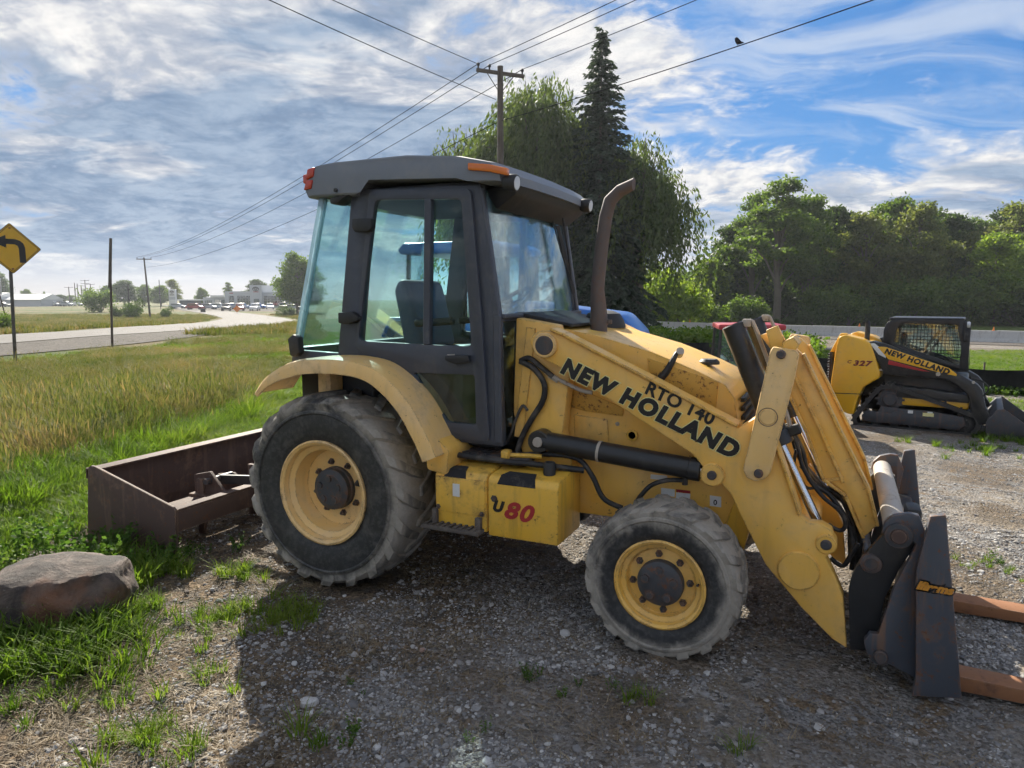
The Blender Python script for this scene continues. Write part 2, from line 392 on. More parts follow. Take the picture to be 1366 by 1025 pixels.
CONC, t = newmat('barrier_concrete'); p = gpos(t); n = t.noise(p, 1.6, 7, .65); n2 = t.noise(t.vmath('MULTIPLY', p, (3, 3, .4)), 2.5, 5)
out(t, bsdf(t, t.mix(t.mapr(n2, .5, .8), t.mix(n, (.48, .47, .46), (.62, .61, .59)), (.38, .36, .34)), .9, 0, t.bump(n, .2, .01)))
FENCEB, t = newmat('silt_fabric'); n = t.noise(gpos(t), 9, 5); out(t, bsdf(t, t.mix(n, (.008, .009, .010), (.03, .032, .034)), .75, 0, t.bump(t.noise(gpos(t), 3.5, 3), .5, .05), spec=.2))
STONE, t = newmat('pebble_stone'); p = gpos(t); rr = t.node('ShaderNodeObjectInfo').outputs['Random']
n = t.noise(p, 25, 5, .6); c = t.ramp(rr, [(0, (.15, .145, .145)), (.35, (.27, .265, .265)), (.7, (.38, .37, .36)), (.9, (.50, .49, .48)), (1, (.64, .63, .62))])
out(t, bsdf(t, t.mix(n, t.mix(1., c, (.65, .63, .6), 'MULTIPLY'), c), .85, 0, t.bump(n, .3, .004)))
STONEW, t = newmat('white_stone'); n = t.noise(gpos(t), 30, 6, .65); out(t, bsdf(t, t.mix(n, (.38, .37, .36), (.66, .65, .64)), .8, 0, t.bump(n, .5, .006)))
BOULD, t = newmat('boulder_rock'); p = opos(t); n = t.noise(p, 5, 9, .7, .6); n2 = t.noise(p, 1.9, 4, .6); n3 = t.noise(p, 38, 5, .7)
c = t.mix(t.mapr(n, .38, .66), (.035, .028, .025), (.15, .115, .095)); c = t.mix(t.math('MULTIPLY', t.mapr(n2, .52, .66), .7), c, (.20, .085, .04)); c = t.mix(t.math('MULTIPLY', t.mapr(n3, .6, .75), .5), c, (.36, .33, .30))
out(t, bsdf(t, c, .88, 0, t.bump(t.math('ADD', n, t.math('MULTIPLY', n3, .35)), .8, .03)))

# ---------------------------------------------------------------- ground
rng = np.random.default_rng(7)
def vnoise(x, y, s, seed=0):
    """cheap value noise on arrays"""
    x = np.asarray(x, float) * s + seed * 17.3; y = np.asarray(y, float) * s + seed * 9.1
    xi = np.floor(x); yi = np.floor(y); fx = x - xi; fy = y - yi; fx = fx * fx * (3 - 2 * fx); fy = fy * fy * (3 - 2 * fy)
    def h(a, b): v = np.sin(a * 127.1 + b * 311.7 + seed * 74.7) * 43758.5453; return v - np.floor(v)
    return (h(xi, yi) * (1 - fx) + h(xi + 1, yi) * fx) * (1 - fy) + (h(xi, yi + 1) * (1 - fx) + h(xi + 1, yi + 1) * fx) * fy
def fbm(x, y, s, seed=0, o=4): return sum(vnoise(x, y, s * 2 ** k, seed + k) * .5 ** k for k in range(o)) / sum(.5 ** k for k in range(o))
MOWN = np.array([(-30, 2.), (-3, -2.0), (-1.6, -2.3), (-1.1, -2.5), (-.8, -2.6), (.9, -3.35), (2.5, -3.9), (6.9, -6.6), (12, -9.5), (19, -14), (40, -30)])
TALL = np.array([(-30, -1.), (-3, -2.6), (-1.1, -3.2), (.14, -4.0), (1.9, -4.6), (4.4, -5.8), (10.2, -9.6), (19, -16), (40, -32)])
SILT = np.array([(-14, 31.5), (-2.37, 25.0), (2.1, 19.3), (7.2, 17.2), (14, 14.5)])     # x, y of the black fence
def zones(x, y):
    x = np.asarray(x, float); y = np.asarray(y, float)
    n = fbm(x, y, .9, 3) - .5; n2 = fbm(x, y, 3.5, 5) - .5
    mb = np.interp(y, MOWN[:, 0], MOWN[:, 1]); tb = np.interp(y, TALL[:, 0], TALL[:, 1])
    grass = ss(-.25, .25, mb - x + n * .5 + n2 * .35); tall = ss(-.3, .5, tb - x + n * .9)
    sy = np.interp(x, SILT[:, 0], SILT[:, 1])
    back = ss(-.8, .5, y - sy + n * 2) * ss(-30, -10, x); grass = np.maximum(grass, back * (1 - tall))
    verge = ss(5.0, 6.2, x + n * 2.) * ss(6.0, 7.4, y + n * 2.) * (1 - ss(-.2, 2, y - sy)) ; grass = np.maximum(grass, verge * ss(.40, .55, n + .5))
    d, r = dr(x, y)
    shoulder = ss(32, 36, d + n * 2) * (1 - ss(60, 62, d)) * ss(-2, 3, r + n * 3); grass = grass * (1 - shoulder * .9)
    # trampled thatchy earth to the left of the machine, more gravel to the right
    dirt = ss(-.9, .7, .9 - x - .25 * y + n * 3.2); dirt = np.maximum(dirt, ss(.52, .66, n + .5) * .8)
    patch = ss(.56, .68, fbm(x, y, 1.3, 11)) * ss(-.2, 1.2, 1.4 - x + n) * (1 - ss(8, 12, d))
    grass = np.maximum(grass, patch * .30)
    return np.clip(grass, 0, 1), np.clip(tall, 0, 1), np.clip(dirt, 0, 1)
NR, NS = 290, 560
rad = np.concatenate([[0], np.geomspace(.5, 700, NR)]); ang = np.linspace(0, 2 * PI, NS, endpoint=False)
gx = CAM.x + rad[1:, None] * np.cos(ang)[None]; gy = CAM.y + rad[1:, None] * np.sin(ang)[None]
gx = np.concatenate([[CAM.x], gx.ravel()]); gy = np.concatenate([[CAM.y], gy.ravel()])
gz = height(gx, gy)
dd = np.hypot(gx - CAM.x, gy - CAM.y)
gz = gz + (fbm(gx, gy, 5.5, 21, 3) - .5) * .045 * (1 - ss(9, 14, dd))
k = np.arange(NS); idx = lambda i, j: 1 + i * NS + (j % NS)
faces = [(0, 1 + j, 1 + (j + 1) % NS) for j in range(NS)]
ii, jj = np.meshgrid(np.arange(NR - 1), k, indexing='ij')
quads = np.stack([idx(ii, jj), idx(ii + 1, jj), idx(ii + 1, jj + 1), idx(ii, jj + 1)], -1).reshape(-1, 4)
me = bpy.data.meshes.new('ground'); me.from_pydata(np.stack([gx, gy, gz], -1).tolist(), [], faces + quads.tolist())
me.polygons.foreach_set('use_smooth', [True] * len(me.polygons))
g_, t_, d_ = zones(gx, gy)
at = me.color_attributes.new('zone', 'FLOAT_COLOR', 'POINT')
at.data.foreach_set('color', np.stack([g_, t_, d_, np.ones_like(g_)], -1).ravel())
GM, t = newmat('ground_mat'); p = gpos(t)
za = t.node('ShaderNodeAttribute', attribute_name='zone').outputs['Color']; zr, zg, zb = (t.node('ShaderNodeSeparateColor', {0: za}).outputs[i] for i in range(3))
nA = t.noise(p, 1.1, 6, .6); nB = t.noise(p, 9, 7, .68); nC = t.noise(p, 42, 5, .65); nD = t.noise(p, .12, 4, .6)
v1 = t.node('ShaderNodeTexVoronoi', {'Vector': p, 'Scale': 46.}); v2 = t.node('ShaderNodeTexVoronoi', {'Vector': p, 'Scale': 95.})
cr1 = t.sep(v1.outputs['Color'])[0]; cr2 = t.sep(v2.outputs['Color'])[1]
peb = t.mix(t.mapr(cr1, .15, .95), (.11, .107, .105), (.46, .45, .44)); peb2 = t.mix(cr2, (.09, .085, .08), (.34, .33, .32))
gravel = t.mix(t.mapr(nB, .42, .58), peb2, peb)
dirtc = t.mix(t.mapr(nB, .36, .62), (.035, .026, .019), t.mix(t.mapr(nC, .35, .65), (.11, .08, .05), (.27, .195, .125)))
dustc = t.mix(t.mapr(nC, .35, .68), (.20, .165, .125), (.33, .285, .23))
yard = t.mix(t.mapr(nA, .38, .60), t.mix(t.mapr(nB, .45, .6), gravel, dirtc), t.mix(t.mapr(nB, .40, .62), dustc, gravel))
soil = t.mix(t.math('MULTIPLY', zb, t.mapr(nB, .25, .6, .45, 1.)), yard, dirtc)
grs = t.mix(t.mapr(nB, .3, .7), (.05, .085, .018), (.13, .165, .035))
tan = t.mix(t.mapr(nB, .3, .7), t.mix(t.mapr(nD, .42, .58), (.05, .08, .016), (.12, .10, .04)), t.mix(t.mapr(nD, .42, .58), (.09, .115, .028), (.18, .135, .06)))
col = t.mix(t.math('MULTIPLY', zr, t.mapr(t.math('ADD', t.math('MULTIPLY', zr, .6), t.math('MULTIPLY', nC, .7)), .45, .75)), soil, grs)
col = t.mix(zg, col, tan)
hgt = t.math('ADD', t.math('MULTIPLY', t.math('SUBTRACT', 1., v1.outputs['Distance']), .5), t.math('ADD', t.math('MULTIPLY', nB, 1.2), t.math('MULTIPLY', nC, .6)))
out(t, bsdf(t, col, .93, 0, t.bump(hgt, 1., .035), spec=.15))
me.materials.append(GM)
ground = obj('ground', me, GM); tag(ground, kind='structure')

# road that comes past the field, bends left and runs away
def G3(x, y, dz): return (x, y, H(x, y) + dz)
NEAR = [(-25.4, 7.9), (-26.4, 11.9), (-27.3, 15.4), (-28.8, 20.3), (-31.8, 26.1), (-34.2, 32.1), (-43.3, 45.5), (-66.3, 71.8), (-84.0, 86.0), (-118.0, 110.1), (-162.6, 141.5), (-223.0, 184.4)]
FAR = [(-32.2, 10.9), (-33.8, 16.0), (-35.9, 21.0), (-41.4, 30.1), (-57.8, 48.3), (-74.6, 66.1), (-79.9, 72.2), (-91.0, 81.3), (-112.7, 97.4), (-143.3, 118.8), (-199.6, 161.3), (-250.9, 197.6)]
SHO = [(-18.8, 5.0), (-20.4, 8.5), (-21.5, 11.6), (-22.9, 15.7), (-24.7, 19.9), (-29.4, 27.3), (-38.8, 41.1)]
def strip(name, A, B, dz, mat, n=6, m=8):
    a = smoothpath([(*q, 0) for q in A], n); b = smoothpath([(*q, 0) for q in B], n); V = []; Fc = []
    for p_, q_ in zip(a, b):
        for j in range(m + 1):
            w = p_.lerp(q_, j / m); V.append(G3(w.x, w.y, dz))
    for i in range(len(a) - 1):
        for j in range(m): Fc.append((i * (m + 1) + j, i * (m + 1) + j + 1, (i + 1) * (m + 1) + j + 1, (i + 1) * (m + 1) + j))
    return tag(obj(name, pmesh(name, V, Fc, mat, True), mat), kind='structure')
ASPH, t = newmat('pale_road'); p = gpos(t); n = t.noise(p, .5, 6, .6); n2 = t.noise(p, 22, 4)
out(t, bsdf(t, t.mix(t.math('ADD', t.math('MULTIPLY', n, .6), t.math('MULTIPLY', n2, .4)), (.15, .143, .135), (.23, .22, .21)), .85, spec=.08))
SHG, t = newmat('gravel_shoulder'); p = gpos(t); v = t.node('ShaderNodeTexVoronoi', {'Vector': p, 'Scale': 11.}); n = t.noise(p, 1.3, 5)
out(t, bsdf(t, t.mix(t.math('ADD', t.math('MULTIPLY', t.sep(v.outputs['Color'])[0], .55), t.math('MULTIPLY', n, .45)), (.05, .046, .043), (.17, .155, .14)), .95, 0, t.bump(v.outputs['Distance'], .5, .04), spec=.08))
strip('road', NEAR, FAR, .05, ASPH)
strip('gravel_shoulder', SHO, NEAR[:7], .03, SHG)
# highway beyond the concrete barrier and the pale shoulder in front of it
def rpt(d, px): return at_px(px, d)
HW = [rpt(d, px) for d, px in ((72, 700), (67, 850), (62, 948), (50, 1250), (44, 1450), (36, 1800))]
HW2 = [rpt(d + 9, px) for d, px in ((72, 690), (67, 840), (62, 930), (50, 1200), (44, 1400), (36, 1740))]
HW0 = [rpt(d - 9, px) for d, px in ((72, 700), (67, 850), (62, 948), (50, 1270), (44, 1480), (36, 1850))]
strip('highway', HW, HW2, .05, ASPH)
strip('highway_shoulder', HW0, HW, .03, SHG)

# ---------------------------------------------------------------- scattering of uncountable stuff
def blade_clump(name, n, rad_, hgt_, wid, mat, bend=.5, seed=0, segs=3, seedhead=0.):
    r = random.Random(seed); V = []; Fc = []
    for i in range(n):
        a = r.uniform(0, 2 * PI); q = rad_ * math.sqrt(r.random()); bx, by = q * math.cos(a), q * math.sin(a)
        h = hgt_ * r.uniform(.55, 1.1); da = a + r.uniform(-1.2, 1.2); L = h * bend * r.uniform(.3, 1.2); w = wid * r.uniform(.7, 1.3)
        px, py = -math.sin(da) * w / 2, math.cos(da) * w / 2; b0 = len(V)
        for s in range(segs + 1):
            f = s / segs; x = bx + math.cos(da) * L * f * f; y = by + math.sin(da) * L * f * f; z = h * (f - .25 * bend * f * f)
            k_ = (1 - f) ** .7 if s < segs else 0
            if s < segs: V += [(x - px * k_, y - py * k_, z), (x + px * k_, y + py * k_, z)]
            else: V.append((x, y, z))
        for s in range(segs - 1): Fc.append((b0 + 2 * s, b0 + 2 * s + 1, b0 + 2 * s + 3, b0 + 2 * s + 2))
        Fc.append((b0 + 2 * segs - 2, b0 + 2 * segs - 1, b0 + 2 * segs))
        if seedhead and r.random() < seedhead:
            b0 = len(V); hw = wid * 1.6; hh = h * .22
            tx, ty, tz = V[-1]
            V += [(tx, ty, tz - hh * .2), (tx - px / wid * hw, ty - py / wid * hw, tz + hh * .3), (tx, ty, tz + hh), (tx + px / wid * hw, ty + py / wid * hw, tz + hh * .3)]
            Fc.append((b0, b0 + 1, b0 + 2, b0 + 3))
    return bpy.data.objects.new(name, pmesh(name, V, Fc, mat))
def weed_clump(name, n, h, mat, seed=0, leaf=.026, nlf=16):
    r = random.Random(seed); V = []; Fc = []
    for i in range(n):
        a = r.uniform(0, 2 * PI); q = r.random() * h * .3; x0, y0 = q * math.cos(a), q * math.sin(a); hh = h * r.uniform(.5, 1); lx = math.cos(a) * hh * .3; ly = math.sin(a) * hh * .3
        w = .004; b = len(V); V += [(x0 - w, y0, 0), (x0 + w, y0, 0), (x0 + lx, y0 + ly, hh)]; Fc.append((b, b + 1, b + 2))
        for s in range(nlf):
            f = r.uniform(.15, 1); c = Vector((x0 + lx * f, y0 + ly * f, hh * f)); d = Vector((r.gauss(0, 1), r.gauss(0, 1), r.gauss(.2, .5))).normalized(); L = leaf * r.uniform(.6, 1.3)
            e = d.cross(Vector((r.gauss(0, 1), r.gauss(0, 1), r.gauss(0, 1)))).normalized() * L * .38
            b = len(V); V += [tuple(c), tuple(c + d * L * .5 + e), tuple(c + d * L), tuple(c + d * L * .5 - e)]; Fc.append((b, b + 1, b + 2, b + 3))
    return bpy.data.objects.new(name, pmesh(name, V, Fc, mat))
def pebble(name, seed, mat, rough=.25):
    bm = nb(); bmesh.ops.create_icosphere(bm, subdivisions=1, radius=1); r = random.Random(seed); s = (r.uniform(.8, 1.3), r.uniform(.7, 1.1), r.uniform(.45, .8))
    for v in bm.verts: v.co = Vector((v.co.x * s[0], v.co.y * s[1], v.co.z * s[2])) * (1 + r.uniform(-rough, rough))
    return bpy.data.objects.new(name, finish(bm, mat, name, 0))
def scatter(name, P, rotz, scl, sources, idx, tilt=None):
    """one object whose points carry copies of the source meshes (geometry nodes)"""
    n = len(P); me = bpy.data.meshes.new(name); me.vertices.add(n); me.vertices.foreach_set('co', np.asarray(P, np.float32).ravel())
    rot = np.zeros((n, 3), np.float32); rot[:, 2] = rotz
    if tilt is not None: rot[:, :2] = tilt
    me.attributes.new('rot', 'FLOAT_VECTOR', 'POINT').data.foreach_set('vector', rot.ravel())
    me.attributes.new('scl', 'FLOAT', 'POINT').data.foreach_set('value', np.asarray(scl, np.float32))
    me.attributes.new('idx', 'INT', 'POINT').data.foreach_set('value', np.asarray(idx, np.int32))
    c = bpy.data.collections.new(name + '_kinds')
    for i, s in enumerate(sources): s.name = 'kind_%02d_%s' % (i, name); c.objects.link(s)      # picked in name order
    tr = bpy.data.node_groups.new(name, 'GeometryNodeTree')
    tr.interface.new_socket('Geometry', in_out='INPUT', socket_type='NodeSocketGeometry'); tr.interface.new_socket('Geometry', in_out='OUTPUT', socket_type='NodeSocketGeometry')
    T = NT(tr); gi = T.node('NodeGroupInput'); go = T.node('NodeGroupOutput')
    ci = T.node('GeometryNodeCollectionInfo', {'Collection': c, 'Separate Children': True, 'Reset Children': True})
    def att(nm, ty, o=0): q = T.node('GeometryNodeInputNamedAttribute', data_type=ty); q.inputs['Name'].default_value = nm; return q.outputs[0]
    ip = T.node('GeometryNodeInstanceOnPoints', {'Points': gi.outputs[0], 'Instance': ci.outputs[0], 'Pick Instance': True, 'Instance Index': att('idx', 'INT'),
                'Rotation': T.node('FunctionNodeEulerToRotation', {0: att('rot', 'FLOAT_VECTOR')}).outputs[0], 'Scale': att('scl', 'FLOAT')})
    T.l.new(ip.outputs[0], go.inputs[0])
    o = obj(name, me, None); md = o.modifiers.new('scatter', 'NODES'); md.node_group = tr
    return tag(o, kind='stuff')
def grassmat(name, c1, c2, c3, trans=.35, scale=.35):
    m, t = newmat(name); p = gpos(t); rnd = t.node('ShaderNodeObjectInfo').outputs['Random']; isl = t.node('ShaderNodeNewGeometry').outputs['Random Per Island']
    n = t.noise(p, scale, 3, .6); f = t.math('ADD', t.math('MULTIPLY', n, .9), t.math('ADD', t.math('MULTIPLY', rnd, .15), t.math('MULTIPLY', isl, .25)))
    c = t.mix(t.mapr(f, .45, .68), c1, c2); c = t.mix(t.mapr(f, .68, .88), c, c3)
    d = bsdf(t, c, .6, spec=.2); tl = t.node('ShaderNodeBsdfTranslucent', {'Color': t.mix(1., c, (1.2, 1.25, .7), 'MULTIPLY')}).outputs[0]
    out(t, t.node('ShaderNodeMixShader', {0: trans, 1: d, 2: tl}).outputs[0]); return m
GR_T = grassmat('tall_grass', (.085, .125, .028), (.20, .195, .075), (.36, .25, .14), .3, .5)
GR_L = grassmat('lush_grass', (.075, .145, .016), (.13, .21, .026), (.22, .27, .05), .5)
GR_D = grassmat('dry_thatch', (.17, .125, .08), (.26, .20, .13), (.36, .30, .21), .1, 2.)
WEED = grassmat('weed_leaf', (.045, .10, .02), (.08, .15, .03), (.15, .22, .05), .45, 1.5)
def samp(n, d0, d1, px0=-60, px1=1430, power=1.0, seed=0):
    """points over the ground inside the sector the yard is seen in, denser close by"""
    r = np.random.default_rng(seed); u = r.random(n); d = d0 * (d1 / d0) ** u if power == 0 else (d0 ** power + u * (d1 ** power - d0 ** power)) ** (1 / power)
    px = r.uniform(px0, px1, n); rr = (px - 683) / 938.6 * d; return at_dr(d, rr)
def keep_off(x, y):
    """under the wheels and the machine's own footprint"""
    return ~((np.abs(y) < 1.0) & (x > -.65) & (x < 2.6) & ((np.abs(x) < .35) | (np.abs(x - 2.14) < .25)) & (np.abs(y) > .5))
def lay(x, y, sink=0.): return np.stack([x, y, height(x, y) + (fbm(x, y, 5.5, 21, 3) - .5) * .045 * (1 - ss(9, 14, np.hypot(x - CAM.x, y - CAM.y))) - sink], -1)
# field of tall, seeding grass
def field():
    xs, ys = samp(30000, 6., 36., -80, 560, 1.25, 1)
    _, tl, _ = zones(xs, ys); sh = np.interp(ys, [q[1] for q in SHO], [q[0] for q in SHO])
    k = (tl > .35) & (xs > sh + 1.3) & (np.hypot(xs, ys) > 2) & (rng.random(len(xs)) < .9); xs, ys = xs[k], ys[k]
    src = [blade_clump('tall_clump', 40, .22, .44, .009, GR_T, .95, s, 4, .4) for s in range(4)] + [blade_clump('green_clump', 44, .18, .30, .010, GR_L, .95, 20 + s, 4) for s in range(2)]
    lush = fbm(xs, ys, .35, 31) ; mb = np.interp(ys, TALL[:, 0], TALL[:, 1]) - xs
    near_edge = (mb < .35 + .9 * lush) | (lush > .60)
    idx = np.where(near_edge, rng.integers(4, 6, len(xs)), rng.integers(0, 4, len(xs)))
    dfar = 1 - .5 * ss(11, 20, np.hypot(xs - CAM.x, ys - CAM.y))
    scatter('field_grass', lay(xs, ys, .02), rng.uniform(0, 6.28, len(xs)), rng.uniform(.45, 1.25, len(xs)) * (.55 + 1.0 * fbm(xs, ys, .45, 40)) * dfar, src, idx, rng.normal(0, .22, (len(xs), 2)))
    tag(bpy.data.objects['field_grass'], 'tall seeding tan and green grass filling the roadside field', 'grass')
field()
def mown():
    xs, ys = samp(26000, 3.6, 26., -80, 620, 1.2, 2); g, tl, _ = zones(xs, ys)
    k = (g > .45) & (tl < .6) & (g - tl > .2); xs, ys = xs[k], ys[k]
    x2, y2 = samp(9000, 9., 34., 780, 1430, 1.0, 3); g, tl, _ = zones(x2, y2); k = (g > .4); xs = np.r_[xs, x2[k]]; ys = np.r_[ys, y2[k]]
    src = [blade_clump('short_clump', 26, .11, .11, .008, GR_L, .8, 50 + s, 2) for s in range(3)]
    scatter('short_grass', lay(xs, ys, .01), rng.uniform(0, 6.28, len(xs)), rng.uniform(.7, 1.4, len(xs)), src, rng.integers(0, 3, len(xs)))
    tag(bpy.data.objects['short_grass'], 'short bright green grass strip along the edge of the yard', 'grass')
mown()
def farfield():
    """rougher growth beyond the near road, seen only as texture"""
    xs, ys = samp(9000, 34., 130., -80, 420, .9, 4)
    near = np.interp(ys, [q[1] for q in FAR], [q[0] for q in FAR]); nr = np.interp(ys, [q[1] for q in NEAR], [q[0] for q in NEAR])
    k = ((xs < near - 1.5) | ((xs > nr + 2.5) & (ys > 20))) ; xs, ys = xs[k], ys[k]
    src = [blade_clump('far_clump', 26, .55, .45, .05, GR_T, .5, 70 + s, 2) for s in range(3)]
    scatter('far_field_grass', lay(xs, ys, .02), rng.uniform(0, 6.28, len(xs)), rng.uniform(.6, 1.1, len(xs)), src, rng.integers(0, 3, len(xs)))
    tag(bpy.data.objects['far_field_grass'], 'rough tan meadow grass across the bending road', 'grass')
farfield()
def gravel():
    xs, ys = samp(320000, 1.9, 11., -30, 1400, .55, 5); g, tl, dt = zones(xs, ys)
    c = fbm(xs, ys, 1.4, 61); k = keep_off(xs, ys) & (tl < .3) & (rng.random(len(xs)) < (1 - g) * (1 - .75 * dt) * ss(.36, .54, c) + .06); xs, ys = xs[k], ys[k]
    src = [pebble('pebble_kind', 80 + s, STONE) for s in range(6)]
    sz = np.exp(rng.normal(-5.3, .5, len(xs))); sz = np.clip(sz, .003, .026)
    scatter('gravel', lay(xs, ys, -.001), rng.uniform(0, 6.28, len(xs)), sz, src, rng.integers(0, 6, len(xs)), rng.uniform(-.4, .4, (len(xs), 2)))
    tag(bpy.data.objects['gravel'], 'loose grey gravel strewn over the yard', 'gravel')
gravel()
def thatch():
    xs, ys = samp(15000, 1.9, 7.5, -30, 1380, .6, 6); g, tl, dt = zones(xs, ys)
    k = keep_off(xs, ys) & (rng.random(len(xs)) < .12 + .6 * dt * (fbm(xs, ys, 2.2, 71) > .47)); xs, ys = xs[k], ys[k]
    src = [blade_clump('thatch_kind', 12, .06, .03, .0035, GR_D, 2.6, 90 + s, 3) for s in range(4)]
    scatter('dry_thatch', lay(xs, ys, .004), rng.uniform(0, 6.28, len(xs)), rng.uniform(.6, 1.5, len(xs)), src, rng.integers(0, 4, len(xs)), rng.uniform(-.25, .25, (len(xs), 2)))
    tag(bpy.data.objects['dry_thatch'], 'dry straw and dead grass lying on the dirt', 'straw')
thatch()
def tufts():
    """grass tufts and small weeds in the yard, round the boulder and the box blade"""
    P = []; r = np.random.default_rng(9)
    def spot(x, y, n, s, k, sc): 
        for _ in range(n): P.append((x + r.normal(0, s), y + r.normal(0, s * .8), k, sc * r.uniform(.6, 1.25)))
    # px columns/rows of the photograph turned into ground spots beforehand
    for x, y, n, s, sc in TUFTS: spot(x, y, n, s, 0, sc)
    for x, y, n, s, sc in WEEDS: spot(x, y, n, s, 1, sc)
    A = np.array(P); src = [blade_clump('tuft_kind', 26, .05, .16, .009, GR_L, .9, 100 + s, 3) for s in range(3)] + [weed_clump('weed_kind', 7, .22, WEED, 110 + s) for s in range(3)]
    idx = np.where(A[:, 2] == 0, r.integers(0, 3, len(A)), r.integers(3, 6, len(A)))
    scatter('yard_weeds', lay(A[:, 0], A[:, 1], .004), r.uniform(0, 6.28, len(A)), A[:, 3], src, idx, r.uniform(-.15, .15, (len(A), 2)))
    tag(bpy.data.objects['yard_weeds'], 'green grass tufts and small weeds growing in the dirt yard', 'weeds')
TUFTS = [(-0.7, -2.26, 42, 0.22, 1.26), (-1.09, -2.18, 25, 0.12, 1.44), (-0.68, -1.95, 30, 0.12, 1.17), (-0.81, -1.7, 18, 0.1, 0.9), (-0.56, -2.2, 25, 0.15, 1.08), (-0.19, -1.62, 20, 0.14, 0.68), (-0.03, -1.44, 24, 0.14, 0.68), (0.09, -1.28, 12, 0.1, 0.63), (-0.61, -1.05, 10, 0.08, 0.72), (0.43, -2.48, 7, 0.1, 0.81), (0.42, -2.56, 7, 0.1, 0.81), (-0.01, -2.39, 6, 0.1, 0.63), (-0.26, -2.53, 8, 0.12, 0.72), (0.21, -2.08, 6, 0.08, 0.63), (0.61, -2.5, 4, 0.08, 0.72), (0.29, -2.55, 4, 0.08, 0.72), (4.84, 8.13, 30, 0.5, 0.9), (5.4, 9.16, 30, 0.4, 0.9), (3.85, 1.17, 5, 0.08, 0.45), (4.02, 1.28, 6, 0.1, 0.45), (2.53, -1.5, 2, 0.04, 0.54), (1.09, -2.22, 3, 0.06, 0.81), (2.11, -1.36, 3, 0.05, 0.54), (-1.47, -1.45, 35, 0.2, 1.35), (-1.27, -1.21, 25, 0.15, 1.08), (-1.41, -1.68, 20, 0.15, 1.17)]
WEEDS = [(-1.57, -1.43, 15, 0.22, 1.2), (-1.48, -1.16, 8, 0.16, 1.04), (-2.12, -1.38, 6, 0.2, 1.28), (-2.01, -1.7, 4, 0.15, 1.28), (-1.23, -0.97, 4, 0.08, 0.56), (-0.99, -0.69, 3, 0.06, 0.56), (1.61, -1.42, 3, 0.05, 0.32), (1.65, -1.37, 2, 0.04, 0.32), (1.12, -2.16, 2, 0.05, 0.4), (1.86, -1.48, 2, 0.05, 0.32), (1.98, -1.39, 2, 0.05, 0.28), (0.95, -1.84, 2, 0.05, 0.28), (4.02, 1.4, 2, 0.08, 0.32), (1.64, -1.89, 2, 0.05, 0.32)]
tufts()

# ---------------------------------------------------------------- loader tractor
def plate(bm, outer, holes, y0, y1, b=0):
    """flat plate in the xz plane with cut-outs"""
    from mathutils.geometry import tessellate_polygon
    loops = [outer] + list(holes); pts = [p for l in loops for p in l]
    tris = tessellate_polygon([[Vector((a, c, 0)) for a, c in l] for l in loops])
    t = bmesh.new(); A = [t.verts.new((a, y0, c)) for a, c in pts]; B = [t.verts.new((a, y1, c)) for a, c in pts]
    for tr in tris:
        try: t.faces.new([A[i] for i in tr]); t.faces.new([B[i] for i in tr[::-1]])
        except ValueError: pass
    k = 0
    for l in loops:
        n = len(l)
        for i in range(n): t.faces.new((A[k + i], B[k + i], B[k + (i + 1) % n], A[k + (i + 1) % n]))
        k += n
    bmesh.ops.recalc_face_normals(t, faces=t.faces)
    bmesh.ops.dissolve_limit(t, angle_limit=.01, verts=t.verts, edges=t.edges)
    if b: bev(t, [e for e in t.edges if e.calc_face_angle(0) > .6], b, 2)
    return merge(bm, t)
def rnd(poly, r, n=4):
    """polygon with rounded corners"""
    o = []; m = len(poly)
    for i in range(m):
        p = Vector(poly[i]); a = Vector(poly[i - 1]); c = Vector(poly[(i + 1) % m])
        u = (a - p); v = (c - p); k = min(r, u.length * .45, v.length * .45); u.normalize(); v.normalize()
        s, e = p + u * k, p + v * k
        for j in range(n + 1):
            f = j / n; q = s * (1 - f) ** 2 + p * 2 * f * (1 - f) + e * f * f; o.append((q.x, q.y))
    return o
def mirror(o):
    """copy of a part on the other side of the machine"""
    me = o.data.copy(); me.transform(Matrix.Diagonal((1, -1, 1, 1))); me.flip_normals()
    c = bpy.data.objects.new(o.name, me); link(c, o.parent)
    for ch in o.children:
        m2 = ch.data.copy(); m2.transform(Matrix.Diagonal((1, -1, 1, 1))); m2.flip_normals(); link(bpy.data.objects.new(ch.name, m2), c)
    return c
T = empty('loader_tractor', (0, 0, 0), 0, 'weathered yellow loader tractor with dark grey cab, raised exhaust and NEW HOLLAND boom lettering', 'tractor')
def part(name, bm, mat, parent=None, smooth=35): return obj(name, bm, mat, parent or T, smooth)

